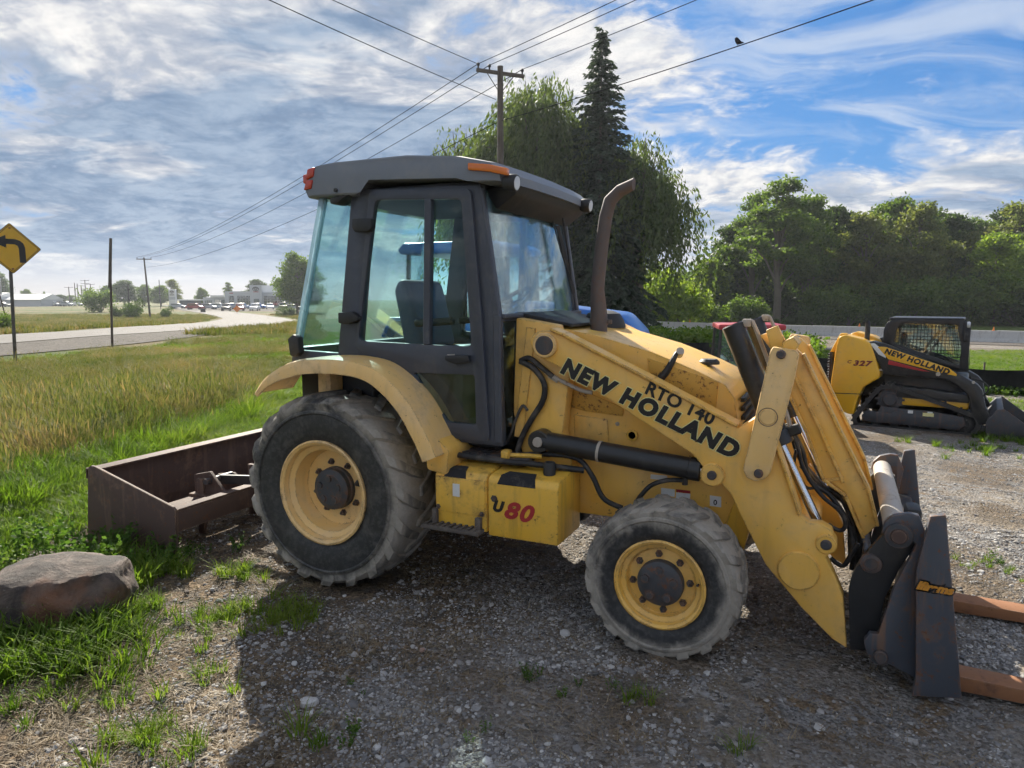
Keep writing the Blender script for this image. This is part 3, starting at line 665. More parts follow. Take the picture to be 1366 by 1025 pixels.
# --- wheels
def tyre_mesh(Ro, rim, w, nl, lug_h, skew, wang, mat, front=False):
    prof = [(rim - .012, -.40), (rim + .02, -.455), (rim + .25 * (Ro - rim), -.492), (rim + .5 * (Ro - rim), -.5), (Ro - .20 * (Ro - rim), -.475), (Ro - .085 * (Ro - rim) - lug_h * .6, -.43), (Ro - lug_h - .004, -.33), (Ro - lug_h, -.12)]
    prof = [(r, y * w) for r, y in prof]; full = prof + [(r, -y) for r, y in prof[::-1]] + [(rim - .03, .36 * w), (rim - .03, -.36 * w)]
    bm = nb(); lathe(bm, full, 72, 'y', close=True)
    # bead ring moulded on both walls
    for s in (-1, 1):
        rr = rim + .62 * (Ro - rim); lathe(bm, [(rr - .012, s * .499 * w), (rr - .004, s * (.499 * w + .006)), (rr + .008, s * (.497 * w + .004)), (rr + .014, s * .49 * w)], 72, 'y', close=True)
    rs = random.Random(3)
    def surf(s):
        """s: 0 at centre line to 1 well down the shoulder -> (radius, y)"""
        ctl = [(Ro - lug_h, 0), (Ro - lug_h, .2), (Ro - lug_h - .004, .33), (Ro - .085 * (Ro - rim) - lug_h * .6, .43), (Ro - .20 * (Ro - rim), .475), (Ro - .36 * (Ro - rim), .496)]
        f = s * (len(ctl) - 1); i = min(int(f), len(ctl) - 2); f -= i
        return ctl[i][0] * (1 - f) + ctl[i + 1][0] * f, (ctl[i][1] * (1 - f) + ctl[i + 1][1] * f) * w
    S = [-.04, .12, .3, .46, .6, .72, .84, .93] if not front else [.02, .18, .36, .52, .66, .80, .90]
    for sd in (-1, 1):
        for k in range(nl):
            a0 = 2 * PI * (k + (.5 if sd > 0 else 0)) / nl; prev = None; wj = rs.uniform(.92, 1.08)
            for i, s in enumerate(S):
                r, y = surf(abs(s)); y = y * (1 if s >= 0 else -1); ac = a0 + skew * s * (1 if not front else 1) ; hw = wang * wj * (.75 + .5 * s)
                last = i == len(S) - 1; h = lug_h * (1.0 if s < .7 else (.85 if not last else .15)); rr = r + h * (1 if s < .62 else .8); yy = y + (0 if s < .55 else (h * .55))
                ring = [(r - .012, y - .0, ac - hw), (rr, yy, ac - hw * .78), (rr, yy, ac + hw * .78), (r - .012, y, ac + hw)]
                cur = [bm.verts.new((q * math.cos(a), sd * b, q * math.sin(a))) for q, b, a in ring]
                if prev:
                    for j in range(3): bm.faces.new((prev[j], prev[j + 1], cur[j + 1], cur[j]))
                else: bm.faces.new(cur)
                prev = cur
            bm.faces.new(prev[::-1])
    return finish(bm, mat, 'tyre', 32)
def bolt(bm, c, r, h, s=-1):
    lathe(bm, [(r * 1.5, 0), (r * 1.5, s * h * .25), (r, s * h * .25), (r, s * h), (r * .55, s * h), (r * .5, s * h * 1.5), (.0001, s * h * 1.5)], 6, 'y', c); return bm
def make_wheel(x, y, Ro, rim, w, nl, lug_h, skew, wang, mat, rear, side, rot):
    wh = empty('wheel', (x, y, Ro - .012), 0, parent=T); s = side       # side -1: right-hand side of the machine
    ty = obj('tyre', tyre_mesh(Ro, rim, w, nl, lug_h, skew, wang, mat, not rear), mat, wh); ty.rotation_euler = (0, rot, 0)
    if side > 0: ty.rotation_euler = (0, rot, PI)
    bm = nb(); ow = .46 * w
    if rear:
        dz = ow - .15; pr = [(rim + .012, s * (ow - .005)), (rim + .016, s * (ow + .012)), (rim + .004, s * (ow + .018)), (rim - .014, s * (ow + .006)), (rim - .022, s * (ow - .03)), (rim - .055, s * (ow - .05)), (rim - .065, s * (ow - .12)), (rim - .075, s * dz), (.20, s * (dz - .004)), (.10, s * (dz - .002)), (.10, s * (dz - .05)), (rim - .03, s * (dz - .06)), (rim - .02, s * -ow), (rim + .012, s * -ow)]
    else:
        dz = ow - .055; pr = [(rim + .008, s * (ow - .01)), (rim + .012, s * (ow + .008)), (rim + .002, s * (ow + .013)), (rim - .012, s * (ow + .004)), (rim - .018, s * (ow - .02)), (rim - .042, s * (ow - .03)), (rim - .046, s * (ow - .05)), (rim - .052, s * dz), (.14, s * (dz + .006)), (.09, s * (dz + .006)), (.09, s * (dz - .03)), (rim - .03, s * (dz - .05)), (rim - .02, s * -ow), (rim + .008, s * -ow)]
    lathe(bm, pr, 64, 'y', close=True); rm = obj('rim', bm, YELT if rear else YEL, wh, 30)
    hb = nb()
    if rear: lathe(hb, [(.001, s * (dz + .085)), (.10, s * (dz + .085)), (.112, s * (dz + .078)), (.122, s * (dz + .074)), (.132, s * (dz + .066)), (.132, s * (dz + .03)), (.138, s * (dz + .025)), (.138, s * (dz - .02)), (.001, s * (dz - .02))], 40, 'y')
    else: lathe(hb, [(.001, s * (dz + .06)), (.085, s * (dz + .06)), (.10, s * (dz + .052)), (.114, s * (dz + .045)), (.118, s * (dz + .035)), (.118, s * (dz - .01)), (.001, s * (dz - .01))], 40, 'y')
    for k in range(5):
        a = 2 * PI * k / 5 + .3; q = .075; lathe(hb, [(.022, s * (dz + (.082 if rear else .058))), (.02, s * (dz + (.096 if rear else .070))), (.001, s * (dz + (.097 if rear else .071)))], 10, 'y', (q * math.cos(a), 0, q * math.sin(a)))
    obj('hub', hb, DKST, wh, 30)
    nm = nb(); bolt(nm, (0, 0, 0), .015 if rear else .013, .024, s); nme = finish(nm, DKST, 'lug_nut', 30); rb = .170 if rear else .146
    for k in range(8):
        a = 2 * PI * k / 8 + (.25 if rear else .1); o = link(bpy.data.objects.new('lug_nut', nme), wh); o.location = (rb * math.cos(a), s * (dz - .003 if rear else dz + .005), rb * math.sin(a))
    bm = nb(); tube(bm, [(rim * .86, s * (dz + .02), .02), (rim * .86, s * (dz + .07), .035)], .006, 8); obj('valve_stem', bm, BLKM, wh)
    return wh
for sd in (-1, 1):
    make_wheel(0, sd * .735, .628, .32, .43, 19, .024, .30, .068, RUB_R, True, sd, .1)
    make_wheel(2.136, sd * .805, .409, .222, .295, 18, .017, .24, .078, RUB_F, False, sd, .35)

# --- chassis, axles
bm = nb(); box(bm, -.45, .55, -.30, .30, .38, .95, .05); box(bm, .5, 1.5, -.26, .26, .42, .92, .04); part('transmission_housing', bm, DKST)
bm = nb(); cyl(bm, (0, -.60, .616), (0, .60, .616), .13, 24); box(bm, -.16, .16, -.52, .52, .46, .78, .05); part('rear_axle', bm, DKST)
bm = nb(); prism(bm, [(-.70, .32), (-.42, .40), (.42, .40), (.70, .32), (.70, .50), (.3, .54), (-.3, .54), (-.70, .50)], 2.04, 2.23, .03, plane='yz'); part('front_axle', bm, DKST)
bm = nb()
for s in (-1, 1): box(bm, 1.38, 2.47, s * .45 - .03, s * .45 + .03, .56, .90, .012)
box(bm, 2.38, 2.46, -.42, .42, .52, .86, .015); box(bm, 1.4, 1.48, -.42, .42, .56, .8, .01); part('side_frame', bm, YEL)
bm = nb(); prism(bm, [(2.448, 0.808), (2.530, 0.674), (2.487, 0.481), (2.389, 0.614)], -.50, -.40, .01); mirror(part('bumper_bracket', bm, YELD))
bm = nb(); box(bm, 1.5, 2.36, -.3, .3, .55, 1.1, .04); part('engine', bm, INTB)

# --- hood
hp = [(1.146, 1.707), (1.356, 1.657), (1.590, 1.622), (1.945, 1.529), (2.197, 1.434), (2.351, 1.363), (2.396, 1.300), (2.449, 1.017), (2.467, 0.853), (1.458, 0.994), (1.335, 1.282)]
bm = nb(); prism(bm, hp, -.42, .42, .055, 4, only=lambda e: abs(e.verts[0].co.y - e.verts[1].co.y) < .01 and (e.verts[0].co.z + e.verts[1].co.z) / 2 > 1.28); part('hood', bm, YEL, smooth=40)
bm = nb()
for i in range(9): z = 1.27 - i * .05; box(bm, 2.415 + i * .004, 2.44 + i * .004, -.30, .30, z - .012, z + .012, .004)
part('grille', bm, BLKM)
bm = nb(); prism(bm, rnd([(1.490, 1.008), (1.484, 1.143), (1.693, 1.127), (1.704, 0.986)], .012), -.4265, -.415, .002); part('access_cover', bm, YEL)
bm = nb(); prism(bm, [(1.918, 1.495), (2.312, 1.379), (2.305, 1.234), (1.943, 1.368)], -.4285, -.41, .004); WRUB = paint('scraped_decal_patch', (.62, .35, .06), .6, (.16, .09, .04), 1., 1.6, 0, 0, 1.6); part('scraped_decal', bm, WRUB)
bm = nb(); prism(bm, [(1.401, 1.301), (1.529, 1.294), (1.790, 1.200), (1.782, 1.151), (1.554, 1.166), (1.402, 1.197)], -.4285, -.41, .004); part('scraped_decal', bm, WRUB)
q = [(1.842, 1.046)][0]; bm = nb(); lathe(bm, [(.034, -.423), (.034, -.434), (.022, -.436), (.022, -.428), (.001, -.427)], 28, 'y', (q[0], 0, q[1])); part('port_rim', bm, YELD)
bm = nb(); lathe(bm, [(.021, -.4295), (.001, -.4295)], 20, 'y', (q[0], 0, q[1])); part('port_hole', bm, LETTER)
q = [(1.752, 1.105)][0]; bm = nb(); bolt(bm, (q[0], -.42, q[1]), .009, .01); part('bolt', bm, GRST)
# louvre cowl in front of the windscreen, scuttle strip, latch strap, fuel cap
bm = nb(); slab(bm, [(1.10, -.40, 1.735), (1.46, -.40, 1.668), (1.46, .40, 1.668), (1.10, .40, 1.735)], .02, .004); part('cowl_top', bm, BLKM)
bm = nb(); tube(bm, [(2.08, -.40, 1.53), (2.07, -.425, 1.50), (2.035, -.432, 1.43), (2.0, -.43, 1.385)], [.011, .013, .016, .024], 8, 3); part('hood_latch', bm, BLKM)
bm = nb(); cyl(bm, (2.085, -.37, 1.515), (2.1, -.41, 1.54), .022, 12); part('latch_knob', bm, GRST)
bm = nb(); lathe(bm, [(.001, .03), (.045, .03), (.06, .015), (.06, 0), (.001, 0)], 20, 'z', (2.2, -.05, 1.44)); part('radiator_cap', bm, BLKM)
# exhaust stack with bent tip
ep = [(1.535, 1.578), (1.532, 1.727), (1.520, 1.889), (1.540, 2.117), (1.566, 2.319), (1.592, 2.415), (1.648, 2.470), (1.725, 2.504)]
bm = nb(); tube(bm, [(a, -.12, c) for a, c in ep], [.052, .052, .042, .041, .040, .040, .040, .040], 20, 0)
for v in bm.verts:
    if v.co.z > 2.46: v.co.x += (v.co.z - 2.48) * .5
part('exhaust_stack', bm, EXH, smooth=60)
bm = nb(); a, c = ep[1]; cyl(bm, (a, -.12, c - .06), (a, -.12, c - .025), .057, 20); box(bm, a + .05, a + .085, -.13, -.11, c - .055, c - .03, .003); part('exhaust_clamp', bm, EXH)
bm = nb(); lathe(bm, [(.001, 1.855), (.06, 1.85), (.11, 1.83), (.135, 1.79), (.15, 1.75), (.15, 1.735), (.05, 1.73), (.04, 1.60), (.001, 1.6)], 28, 'z', (1.43, .30, -.105)); part('air_precleaner', bm, BLKM)

# --- cab
Y0 = -.68
side = [(-.055, 1.44), (.095, 2.50), (1.0, 2.475), (1.0, 2.40), (1.10, 1.735), (1.137, .965), (.745, .965), (.60, 1.16), (.40, 1.37), (.17, 1.45)]
door_o = [(.245, 2.485), (.945, 2.45), (1.01, 1.735), (1.06, .99), (.775, .99), (.62, 1.17), (.43, 1.385), (.20, 1.475), (.105, 1.51)]
hole = [(.24, 2.46), (.93, 2.43), (1.0, 1.735), (1.04, 1.01), (.785, 1.01), (.63, 1.19), (.44, 1.41), (.20, 1.50), (.125, 1.53)]
def cab_side():
    bm = nb(); plate(bm, side, [hole], Y0, Y0 + .06, .008); return part('cab_side_frame', bm, CABG)
fr = cab_side(); mirror(fr)
wu = rnd([(.285, 2.425), (.885, 2.395), (.945, 1.545), (.130, 1.56)], .035)
wl = rnd([(.535, 1.375), (.965, 1.382), (.972, 1.085), (.775, 1.085)], .02)
def mk_door():
    bm = nb(); plate(bm, rnd(door_o, .04), [wu, wl], Y0 - .022, Y0 + .018, .006); d = part('door', bm, CABG)
    bm = nb(); bar(bm, (.662, Y0 - .004, 2.41), (.636, Y0 - .004, 1.55), .05, .045, .006); obj('mullion', bm, CABG, d)
    bm = nb(); prism(bm, [(.285, 2.425), (.66, 2.405), (.632, 1.55), (.130, 1.56)], Y0 - .004, Y0 + .002); obj('window_pane', bm, GLASS, d, 0)
    bm = nb(); prism(bm, [(.664, 2.405), (.885, 2.395), (.945, 1.545), (.64, 1.55)], Y0 + .006, Y0 + .012); obj('window_pane', bm, GLASS, d, 0)
    bm = nb(); prism(bm, wl, Y0 - .004, Y0 + .002); obj('window_pane', bm, GLASSD, d, 0)
    bm = nb(); h = [(0.782, 1.492), (0.939, 1.498), (0.949, 1.463), (0.858, 1.441), (0.782, 1.465)]; prism(bm, h, Y0 - .055, Y0 - .02, .006); obj('handle', bm, BLKM, d)
    bm = nb(); h = [(0.783, 1.497), (0.834, 1.499), (0.833, 1.468), (0.782, 1.466)]; prism(bm, h, Y0 - .03, Y0 - .022, .002); obj('handle_plate', bm, GRST, d)
    for pts in ([(0.143, 2.316), (0.283, 2.310), (0.287, 2.256), (0.259, 2.230), (0.157, 2.234), (0.135, 2.262)], [(0.012, 1.739), (0.118, 1.745), (0.169, 1.713), (0.162, 1.689), (0.080, 1.664), (0.010, 1.673)]):
        bm = nb(); prism(bm, pts, Y0 - .065, Y0 - .018, .008); obj('hinge', bm, BLKM, d)
    return d
dr_ = mk_door(); mirror(dr_)
# rear quarter glass, rear glass and its seals
rq = [(-.405, 1.485), (-.06, 1.475), (.09, 2.465), (-.135, 2.465)]
bm = nb(); prism(bm, rq, Y0 + .012, Y0 + .02); gq = part('quarter_glass', bm, GLASS, smooth=0); mirror(gq)
bm = nb(); slab(bm, [(-.405, -.665, 1.485), (-.405, .665, 1.485), (-.135, .665, 2.465), (-.135, -.665, 2.465)], .008); part('rear_glass', bm, GLASS, smooth=0)
EDGEB = glass('glass_edge_seal', (.5, .68, .78), .1, .75, (.42, .58, .66))
bm = nb(); bar(bm, (-.40, Y0 + .012, 1.485), (-.135, Y0 + .012, 2.465), .05, .05, .012); sg = part('corner_seal', bm, EDGEB); mirror(sg)
bm = nb(); prism(bm, [(-.44, 1.40), (-.05, 1.40), (-.05, 1.475), (-.43, 1.485)], Y0, Y0 + .05, .006); sk = part('quarter_sill', bm, CABG); mirror(sk)
bm = nb(); box(bm, -.44, -.39, -.64, .64, 1.38, 1.50, .008); part('rear_sill', bm, CABG)
bm = nb(); prism(bm, [(-0.414, 1.561), (-0.368, 1.592), (-0.331, 1.573), (-0.322, 1.474), (-0.362, 1.442), (-0.400, 1.451)], Y0 - .06, Y0 + .0, .008); part('glass_latch', bm, BLKM)
# interior rear pillars on the far side are the mirrored frames; floor, firewall, headliner
bm = nb(); box(bm, -.40, 1.10, -.62, .62, .94, .99, .01); part('cab_floor', bm, INTB)
bm = nb(); prism(bm, [(-.42, .99), (.18, .99), (.18, 1.30), (.05, 1.42), (-.42, 1.42)], -.62, .62, .02); part('rear_bulkhead', bm, INTB)
bm = nb(); box(bm, -.12, .98, -.66, .66, 2.455, 2.50, .01); part('headliner', bm, INTB)
# windscreen, lower front lights, A pillars between
bm = nb()
ws = []
for i in range(9):
    y = -.64 + 1.28 * i / 8; bl = .03 * (1 - (y / .64) ** 2); ws.append(((1.092 + bl, y, 1.735), (.985 + bl, y, 2.445)))
for a, b in zip(ws, ws[1:]):
    bm.faces.new([bm.verts.new(q) for q in (a[0], b[0], b[1], a[1])])
bmesh.ops.remove_doubles(bm, verts=bm.verts, dist=.0005); bmesh.ops.solidify(bm, geom=bm.faces[:], thickness=.006)
part('windscreen', bm, WSH, smooth=60)
bm = nb(); slab(bm, [(1.115, -.655, 1.005), (1.10, -.655, 1.70), (1.10, -.43, 1.70), (1.115, -.50, 1.005)], .006); mirror(part('lower_front_glass', bm, GLASSD, smooth=0))
bm = nb()
for s in (-1, 1): bar(bm, (1.112, s * .655, 1.715), (1.112, s * .40, 1.715), .03, .04, .004)
box(bm, 1.10, 1.145, -.66, .66, 1.712, 1.738, .006); part('scuttle', bm, CABG)
bm = nb(); bar(bm, (1.108, -.665, .98), (1.10, -.665, 1.735), .045, .05, .008); bar(bm, (1.10, -.66, 1.72), (.985, -.655, 2.455), .045, .045, .008); mirror(part('front_pillar', bm, CABG))
# wiper hanging from the roof, on the outside of the windscreen
bm = nb(); tube(bm, [(1.10, .36, 2.40), (1.135, .40, 2.12), (1.15, .42, 1.95)], .007, 6); tube(bm, [(1.06, .28, 2.36), (1.10, .34, 2.15), (1.15, .42, 1.95)], .005, 6); bar(bm, (1.075, .33, 2.33), (1.16, .44, 1.86), .012, .03, .002); part('wiper', bm, BLKM)
# roof
rp = [(-.245, 2.462), (-.262, 2.50), (-.215, 2.632), (-.17, 2.652), (.0, 2.664), (.55, 2.664), (.93, 2.632), (1.15, 2.58), (1.21, 2.52), (1.215, 2.47), (1.05, 2.475), (.98, 2.50), (.215, 2.535), (.15, 2.455)]
bm = nb(); t = nb()
n = len(rp); secs = []
for y, ins in ((-.745, .06), (-.738, .018), (-.70, 0), (-.4, 0), (0, 0), (.4, 0), (.70, 0), (.738, .018), (.745, .06)):
    cx, cz = .48, 2.555; cur = (abs(y) / .745) ** 2 * .045
    secs.append([bm.verts.new((a + (cx - a) / max(abs(cx - a), .2) * ins - (cur if a > .8 else (-cur * .6 if a < 0 else 0)), y, c + (cz - c) * ins * 2.2)) for a, c in rp])
for A, B in zip(secs, secs[1:]):
    for i in range(n): bm.faces.new((A[i], A[(i + 1) % n], B[(i + 1) % n], B[i]))
bm.faces.new(secs[0]); bm.faces.new(secs[-1][::-1])
rf = part('roof', bm, ROOFG, smooth=30)
bm = nb(); prism(bm, [(.97, 2.475), (1.19, 2.475), (1.16, 2.42), (1.04, 2.34), (.985, 2.42)], -.56, .60, .015); obj('sun_visor', bm, BLKM, rf)
bm = nb(); prism(bm, [(-0.036, 2.449), (0.154, 2.474), (0.074, 2.443), (0.015, 2.410), (-0.032, 2.412)], -.735, -.62, .01); obj('rear_lamp_bracket', bm, BLKM, rf)
bm = nb(); prism(bm, [(0.961, 2.582), (1.093, 2.564), (1.202, 2.536), (1.202, 2.496), (1.092, 2.524), (0.961, 2.542)], -.762, -.72, .006); obj('amber_marker_lamp', bm, AMBER, rf)
bm = nb(); box(bm, -.275, -.20, -.70, -.60, 2.555, 2.615, .012); prism(bm, [(-0.188, 2.632), (-0.134, 2.642), (-0.143, 2.583), (-0.203, 2.569)], -.755, -.66, .008); obj('red_tail_lamp', bm, REDL, rf)
bm = nb(); prism(bm, [(-0.203, 2.565), (-0.149, 2.566), (-0.164, 2.512), (-0.224, 2.506)], -.752, -.66, .006); obj('red_tail_lamp', bm, REDL, rf)
for x, y, z in ((1.19, -.70, 2.485), (1.205, .52, 2.50)):
    bm = nb(); t = nb(); lathe(t, [(.001, 0), (.036, 0), (.046, .02), (.048, .07), (.043, .078), (.001, .078)], 20, 'z')
    merge(bm, t, Matrix.Translation((x - .03, y, z - .015)) @ Matrix.Rotation(R(97), 4, 'Y')); lm = obj('work_lamp', bm, BLKM, rf)
    bm = nb(); t = nb(); lathe(t, [(.001, .080), (.036, .080), (.040, .076), (.001, .076)], 20, 'z'); merge(bm, t, Matrix.Translation((x - .03, y, z - .015)) @ Matrix.Rotation(R(97), 4, 'Y')); obj('lamp_lens', bm, LENS, rf)
bm = nb(); lathe(bm, [(.012, -.748), (.012, -.758), (.001, -.758)], 12, 'y', (.03, 0, 2.49)); obj('bolt', bm, BLKM, rf)
# seat, steering, console, levers
SEATM = paint('seat_vinyl', (.05, .09, .17), .55, (.2, .2, .2), .3, 0, 0, 0)
bm = nb(); prism(bm, [(.20, 1.36), (.68, 1.38), (.72, 1.46), (.66, 1.52), (.24, 1.48)], -.25, .25, .05, 3); prism(bm, [(.17, 1.46), (.32, 1.48), (.24, 1.82), (.20, 1.95), (.12, 1.96), (.08, 1.88)], -.24, .24, .05, 3); part('seat', bm, SEATM, smooth=50)
bm = nb(); box(bm, .25, .6, -.18, .18, .99, 1.37, .03); part('seat_base', bm, INTB)
bm = nb(); bar(bm, (.30, -.30, 1.66), (.60, -.30, 1.68), .06, .05, .015); mirror(part('armrest', bm, INTB))
bm = nb(); bar(bm, (1.06, 0, 1.05), (.93, 0, 1.72), .16, .20, .03); part('steering_column', bm, INTB)
bm = nb(); t = nb(); lathe(t, [(.185 + .014 * math.cos(a), .014 * math.sin(a)) for a in np.linspace(0, 2 * PI, 9)[:-1]], 32, 'z', close=True)
for k in range(3): a = 2 * PI * k / 3 + .5; bar(t, (0, 0, -.01), (.185 * math.cos(a), .185 * math.sin(a), 0), .03, .012)
merge(bm, t, Matrix.Translation((.86, 0, 1.78)) @ Matrix.Rotation(R(-38), 4, 'Y')); part('steering_wheel', bm, INTB, smooth=50)
bm = nb(); prism(bm, [(.35, .99), (1.0, .99), (1.0, 1.45), (.75, 1.56), (.35, 1.52)], .36, .60, .03); part('side_console', bm, INTB)
for x, y in ((.80, -.34), (.86, -.30), (.72, .44), (.80, .47)): bm = nb(); tube(bm, [(x, y, 1.45), (x - .03, y, 1.70), (x - .06, y, 1.78)], .009, 8); lathe(bm, [(.001, 1.77), (.02, 1.775), (.024, 1.80), (.015, 1.83), (.001, 1.835)], 12, 'z', (x - .06, y, 0)); part('lever', bm, BLKM)
bm = nb(); box(bm, .93, 1.0, -.56, -.40, 1.15, 1.95, .02); part('dash_panel', bm, INTB)
bm = nb(); box(bm, .86, .99, .38, .60, 1.45, 1.75, .02); part('gauge_panel', bm, INTB)
bm = nb(); box(bm, .905, .925, -.56, -.47, 1.60, 1.72, .004); part('warning_card', bm, LETR)
bm = nb(); lathe(bm, [(.001, 1.88), (.035, 1.875), (.042, 1.83), (.042, 1.68), (.001, 1.68)], 16, 'z', (.80, -.40, .03)); part('dome_mirror', bm, CHROME)

# --- fenders
fp = smoothpath([(-.52, 0, 1.225), (-.42, 0, 1.335), (-.22, 0, 1.435), (.05, 0, 1.468), (.33, 0, 1.452), (.50, 0, 1.38), (.66, 0, 1.24), (.78, 0, 1.06), (.845, 0, .93)], 5)
def fender():
    bm = nb(); cs = [(-.60, -.005), (-.70, .0), (-.90, .0), (-.94, -.010), (-.958, -.04), (-.958, -.095)]; rows = []
    for i, p in enumerate(fp):
        t_ = (fp[min(i + 1, len(fp) - 1)] - fp[max(i - 1, 0)]).normalized(); nrm = Vector((-t_.z, 0, t_.x)); k = min(1., .45 + i * .06)
        rows.append([bm.verts.new((p.x + nrm.x * d * k, y, p.z + nrm.z * d * k)) for y, d in cs])
    for A, B in zip(rows, rows[1:]):
        for j in range(len(cs) - 1): bm.faces.new((A[j], A[j + 1], B[j + 1], B[j]))
    bmesh.ops.recalc_face_normals(bm, faces=bm.faces); bmesh.ops.solidify(bm, geom=bm.faces[:], thickness=.014)
    return part('fender', bm, YELT, smooth=40)
mirror(fender())
bm = nb(); bar(bm, (-.10, -.70, 1.40), (-.10, -.70, 1.12), .16, .10, .02); part('fender_bracket', bm, YELT)
bm = nb(); prism(bm, [(.72, .82), (.86, .80), (.88, .95), (.80, 1.02), (.70, 1.0)], -.86, -.55, .02); fb = part('fender_foot', bm, YEL); mirror(fb)

# --- battery box and fuel tank with steps
def boxside(s=-1):
    bm = nb()
    pr = [(-.85, .49), (-.852, .80), (-.83, .83), (-.50, .875), (-.48, .49)]
    prism(bm, pr, .775, 1.118, .012, plane='yz'); b1 = part('battery_box', bm, YELD)
    bm = nb(); prism(bm, [(-.85, .475), (-.852, .80), (-.83, .83), (-.50, .865), (-.48, .475)], 1.123, 1.555, .014, plane='yz'); b2 = part('fuel_tank', bm, YELD); return b1, b2
b1, b2 = boxside(); mirror(b1); mirror(b2)
bm = nb(); box(bm, .785, 1.108, -.858, -.848, .585, .795, .003); obj('cover_panel', bm, YELD, b1)
for x, z in ((.80, .61), (1.09, .60)):
    bm = nb(); bolt(bm, (x, -.857, z), .011, .01); obj('bolt', bm, DKST, b1)
bm = nb(); bolt(bm, (1.165, -.851, .70), .014, .014); obj('bolt', bm, DKST, b2)
GRIP = paint('grip_tape', (.02, .021, .024), .95, (.12, .10, .085), .6, 0, 0, 0, 3)
def pad(x0, x1, par):
    """anti-slip pad folded over the sloping top edge of the box"""
    bm = nb()
    slab(bm, [(x0, -.8545, .788), (x1, -.8545, .788), (x1 - .01, -.833, .8335), (x0 + .015, -.833, .8335)], .005, .002)
    slab(bm, [(x0 + .012, -.833, .834), (x1 - .01, -.833, .834), (x1 - .03, -.765, .844), (x0 + .04, -.765, .844)], .006, .002); obj('grip_pad', bm, GRIP, par)
pad(.835, .985, b1); pad(1.185, 1.42, b2)
bm = nb(); lathe(bm, [(.034, .82), (.036, .90), (.030, .912), (.001, .912)], 20, 'z', (1.45, -.72, 0)); obj('filler_cap', bm, BLKM, b2)
bm = nb(); box(bm, .90, .945, -.8605, -.857, .685, .76); obj('safety_label', bm, LABEL, b1)
decal('badge_letter', 'U', .085, LETTER, (1.185, -.8535, .655), .07, b2, shear=.25, extrude=.0015, offset=.005)
decal('badge_number', '8', .135, LETR, (1.265, -.8535, .640), .07, b2, shear=.3, extrude=.0015, offset=.0045, sx=1.2)
decal('badge_number', '0', .135, LETR, (1.355, -.8535, .634), .07, b2, shear=.3, extrude=.0015, offset=.0045, sx=1.15)
bm = nb(); box(bm, .72, 1.10, -.93, -.80, .488, .512, .006); box(bm, .77, .80, -.885, -.852, .50, .60, .004); box(bm, 1.055, 1.09, -.885, -.852, .50, .58, .004)
for i in range(9): box(bm, .74 + i * .04, .755 + i * .04, -.925, -.81, .512, .522)
MUD = paint('mud_caked_step', (.10, .085, .075), .9, (.20, .17, .14), .8, 0, 0, 0, 3); st = part('step', bm, MUD)
bm = nb(); box(bm, .80, 1.30, -.70, -.50, .88, .905, .004)
for i in range(5): bar(bm, (.83 + i * .05, -.70, .91), (.90 + i * .05, -.52, .91), .014, .012)
part('step_grating', bm, DKST)
bm = nb(); tube(bm, [(.75, -.74, .905), (1.2, -.73, .89), (1.30, -.70, .885), (1.62, -.62, .86)], .018, 8, 4); part('pipe', bm, HOSE)
bm = nb(); box(bm, 1.14, 1.19, -.72, -.66, .89, .95, .008); cyl(bm, (1.17, -.69, .92), (1.36, -.62, .915), .014, 10); part('valve_block', bm, YELD)

# --- loader towers, boom, links
bm = nb(); pst = [(1.16, 1.715), (1.42, 1.675), (1.50, 1.40), (1.46, 1.05), (1.52, .88), (1.50, .58), (1.22, .58), (1.20, .90), (1.14, 1.15)]
prism(bm, pst, -.545, -.44, .012); lt = part('loader_tower', bm, YEL); mirror(lt)
bm = nb(); bar(bm, (1.18, -.547, 1.0), (1.26, -.547, 1.66), .012, .06, .003); rb_ = part('tower_rib', bm, YEL); mirror(rb_)
arm = [(1.287, 1.587), (1.310, 1.626), (1.361, 1.648), (1.420, 1.645), (1.497, 1.618), (2.003, 1.386), (2.452, 1.174), (2.540, 1.238), (2.623, 1.134), (2.695, 0.931), (2.759, 0.754), (2.802, 0.721), (2.863, 0.722), (2.912, 0.698), (2.928, 0.647), (2.917, 0.592), (2.892, 0.557), (2.930, 0.483), (2.979, 0.376), (3.010, 0.106), (2.940, 0.142), (2.795, 0.274), (2.615, 0.469), (2.504, 0.672), (2.428, 0.821), (2.377, 0.875), (2.332, 0.874), (2.293, 0.898), (2.283, 0.949), (2.231, 1.012), (1.841, 1.234), (1.490, 1.436), (1.325, 1.507)]
bm = nb(); prism(bm, arm, -.64, -.55, .008); bo = part('boom_arm', bm, YEL); 
bm = nb(); up = [(1.422, 1.650), (1.499, 1.622), (2.004, 1.391), (2.452, 1.179)]
for a, b in zip(up, up[1:]): bar(bm, (a[0], -.60, a[1] + .006), (b[0], -.60, b[1] + .006), .12, .016, .003)
obj('flange', bm, YEL, bo)
bm = nb(); fl = [(2.548, 1.225), (2.631, 1.124), (2.702, 0.933), (2.762, 0.760)]
for a, b in zip(fl, fl[1:]): bar(bm, (a[0], -.605, a[1]), (b[0], -.605, b[1]), .115, .014, .003)
obj('flange', bm, YEL, bo)
def boss(name, u, r, y0, y1, mat, par, bmx=None):
    bm = nb(); lathe(bm, [(.001, y0), (r - .006, y0), (r, y0 + .006), (r, y1), (.001, y1)], 28, 'y', (u[0], 0, u[1])); return obj(name, bm, mat, par)
pv = [(1.388, 1.565)][0]; boss('pivot_ring', pv, .072, -.662, -.60, YELT, bo); boss('pivot_pin', pv, .056, -.667, -.55, DKST, bo)
cp = [(2.769, 0.471)][0]; boss('torque_tube_cap', cp, .100, -.656, -.60, YEL, bo)
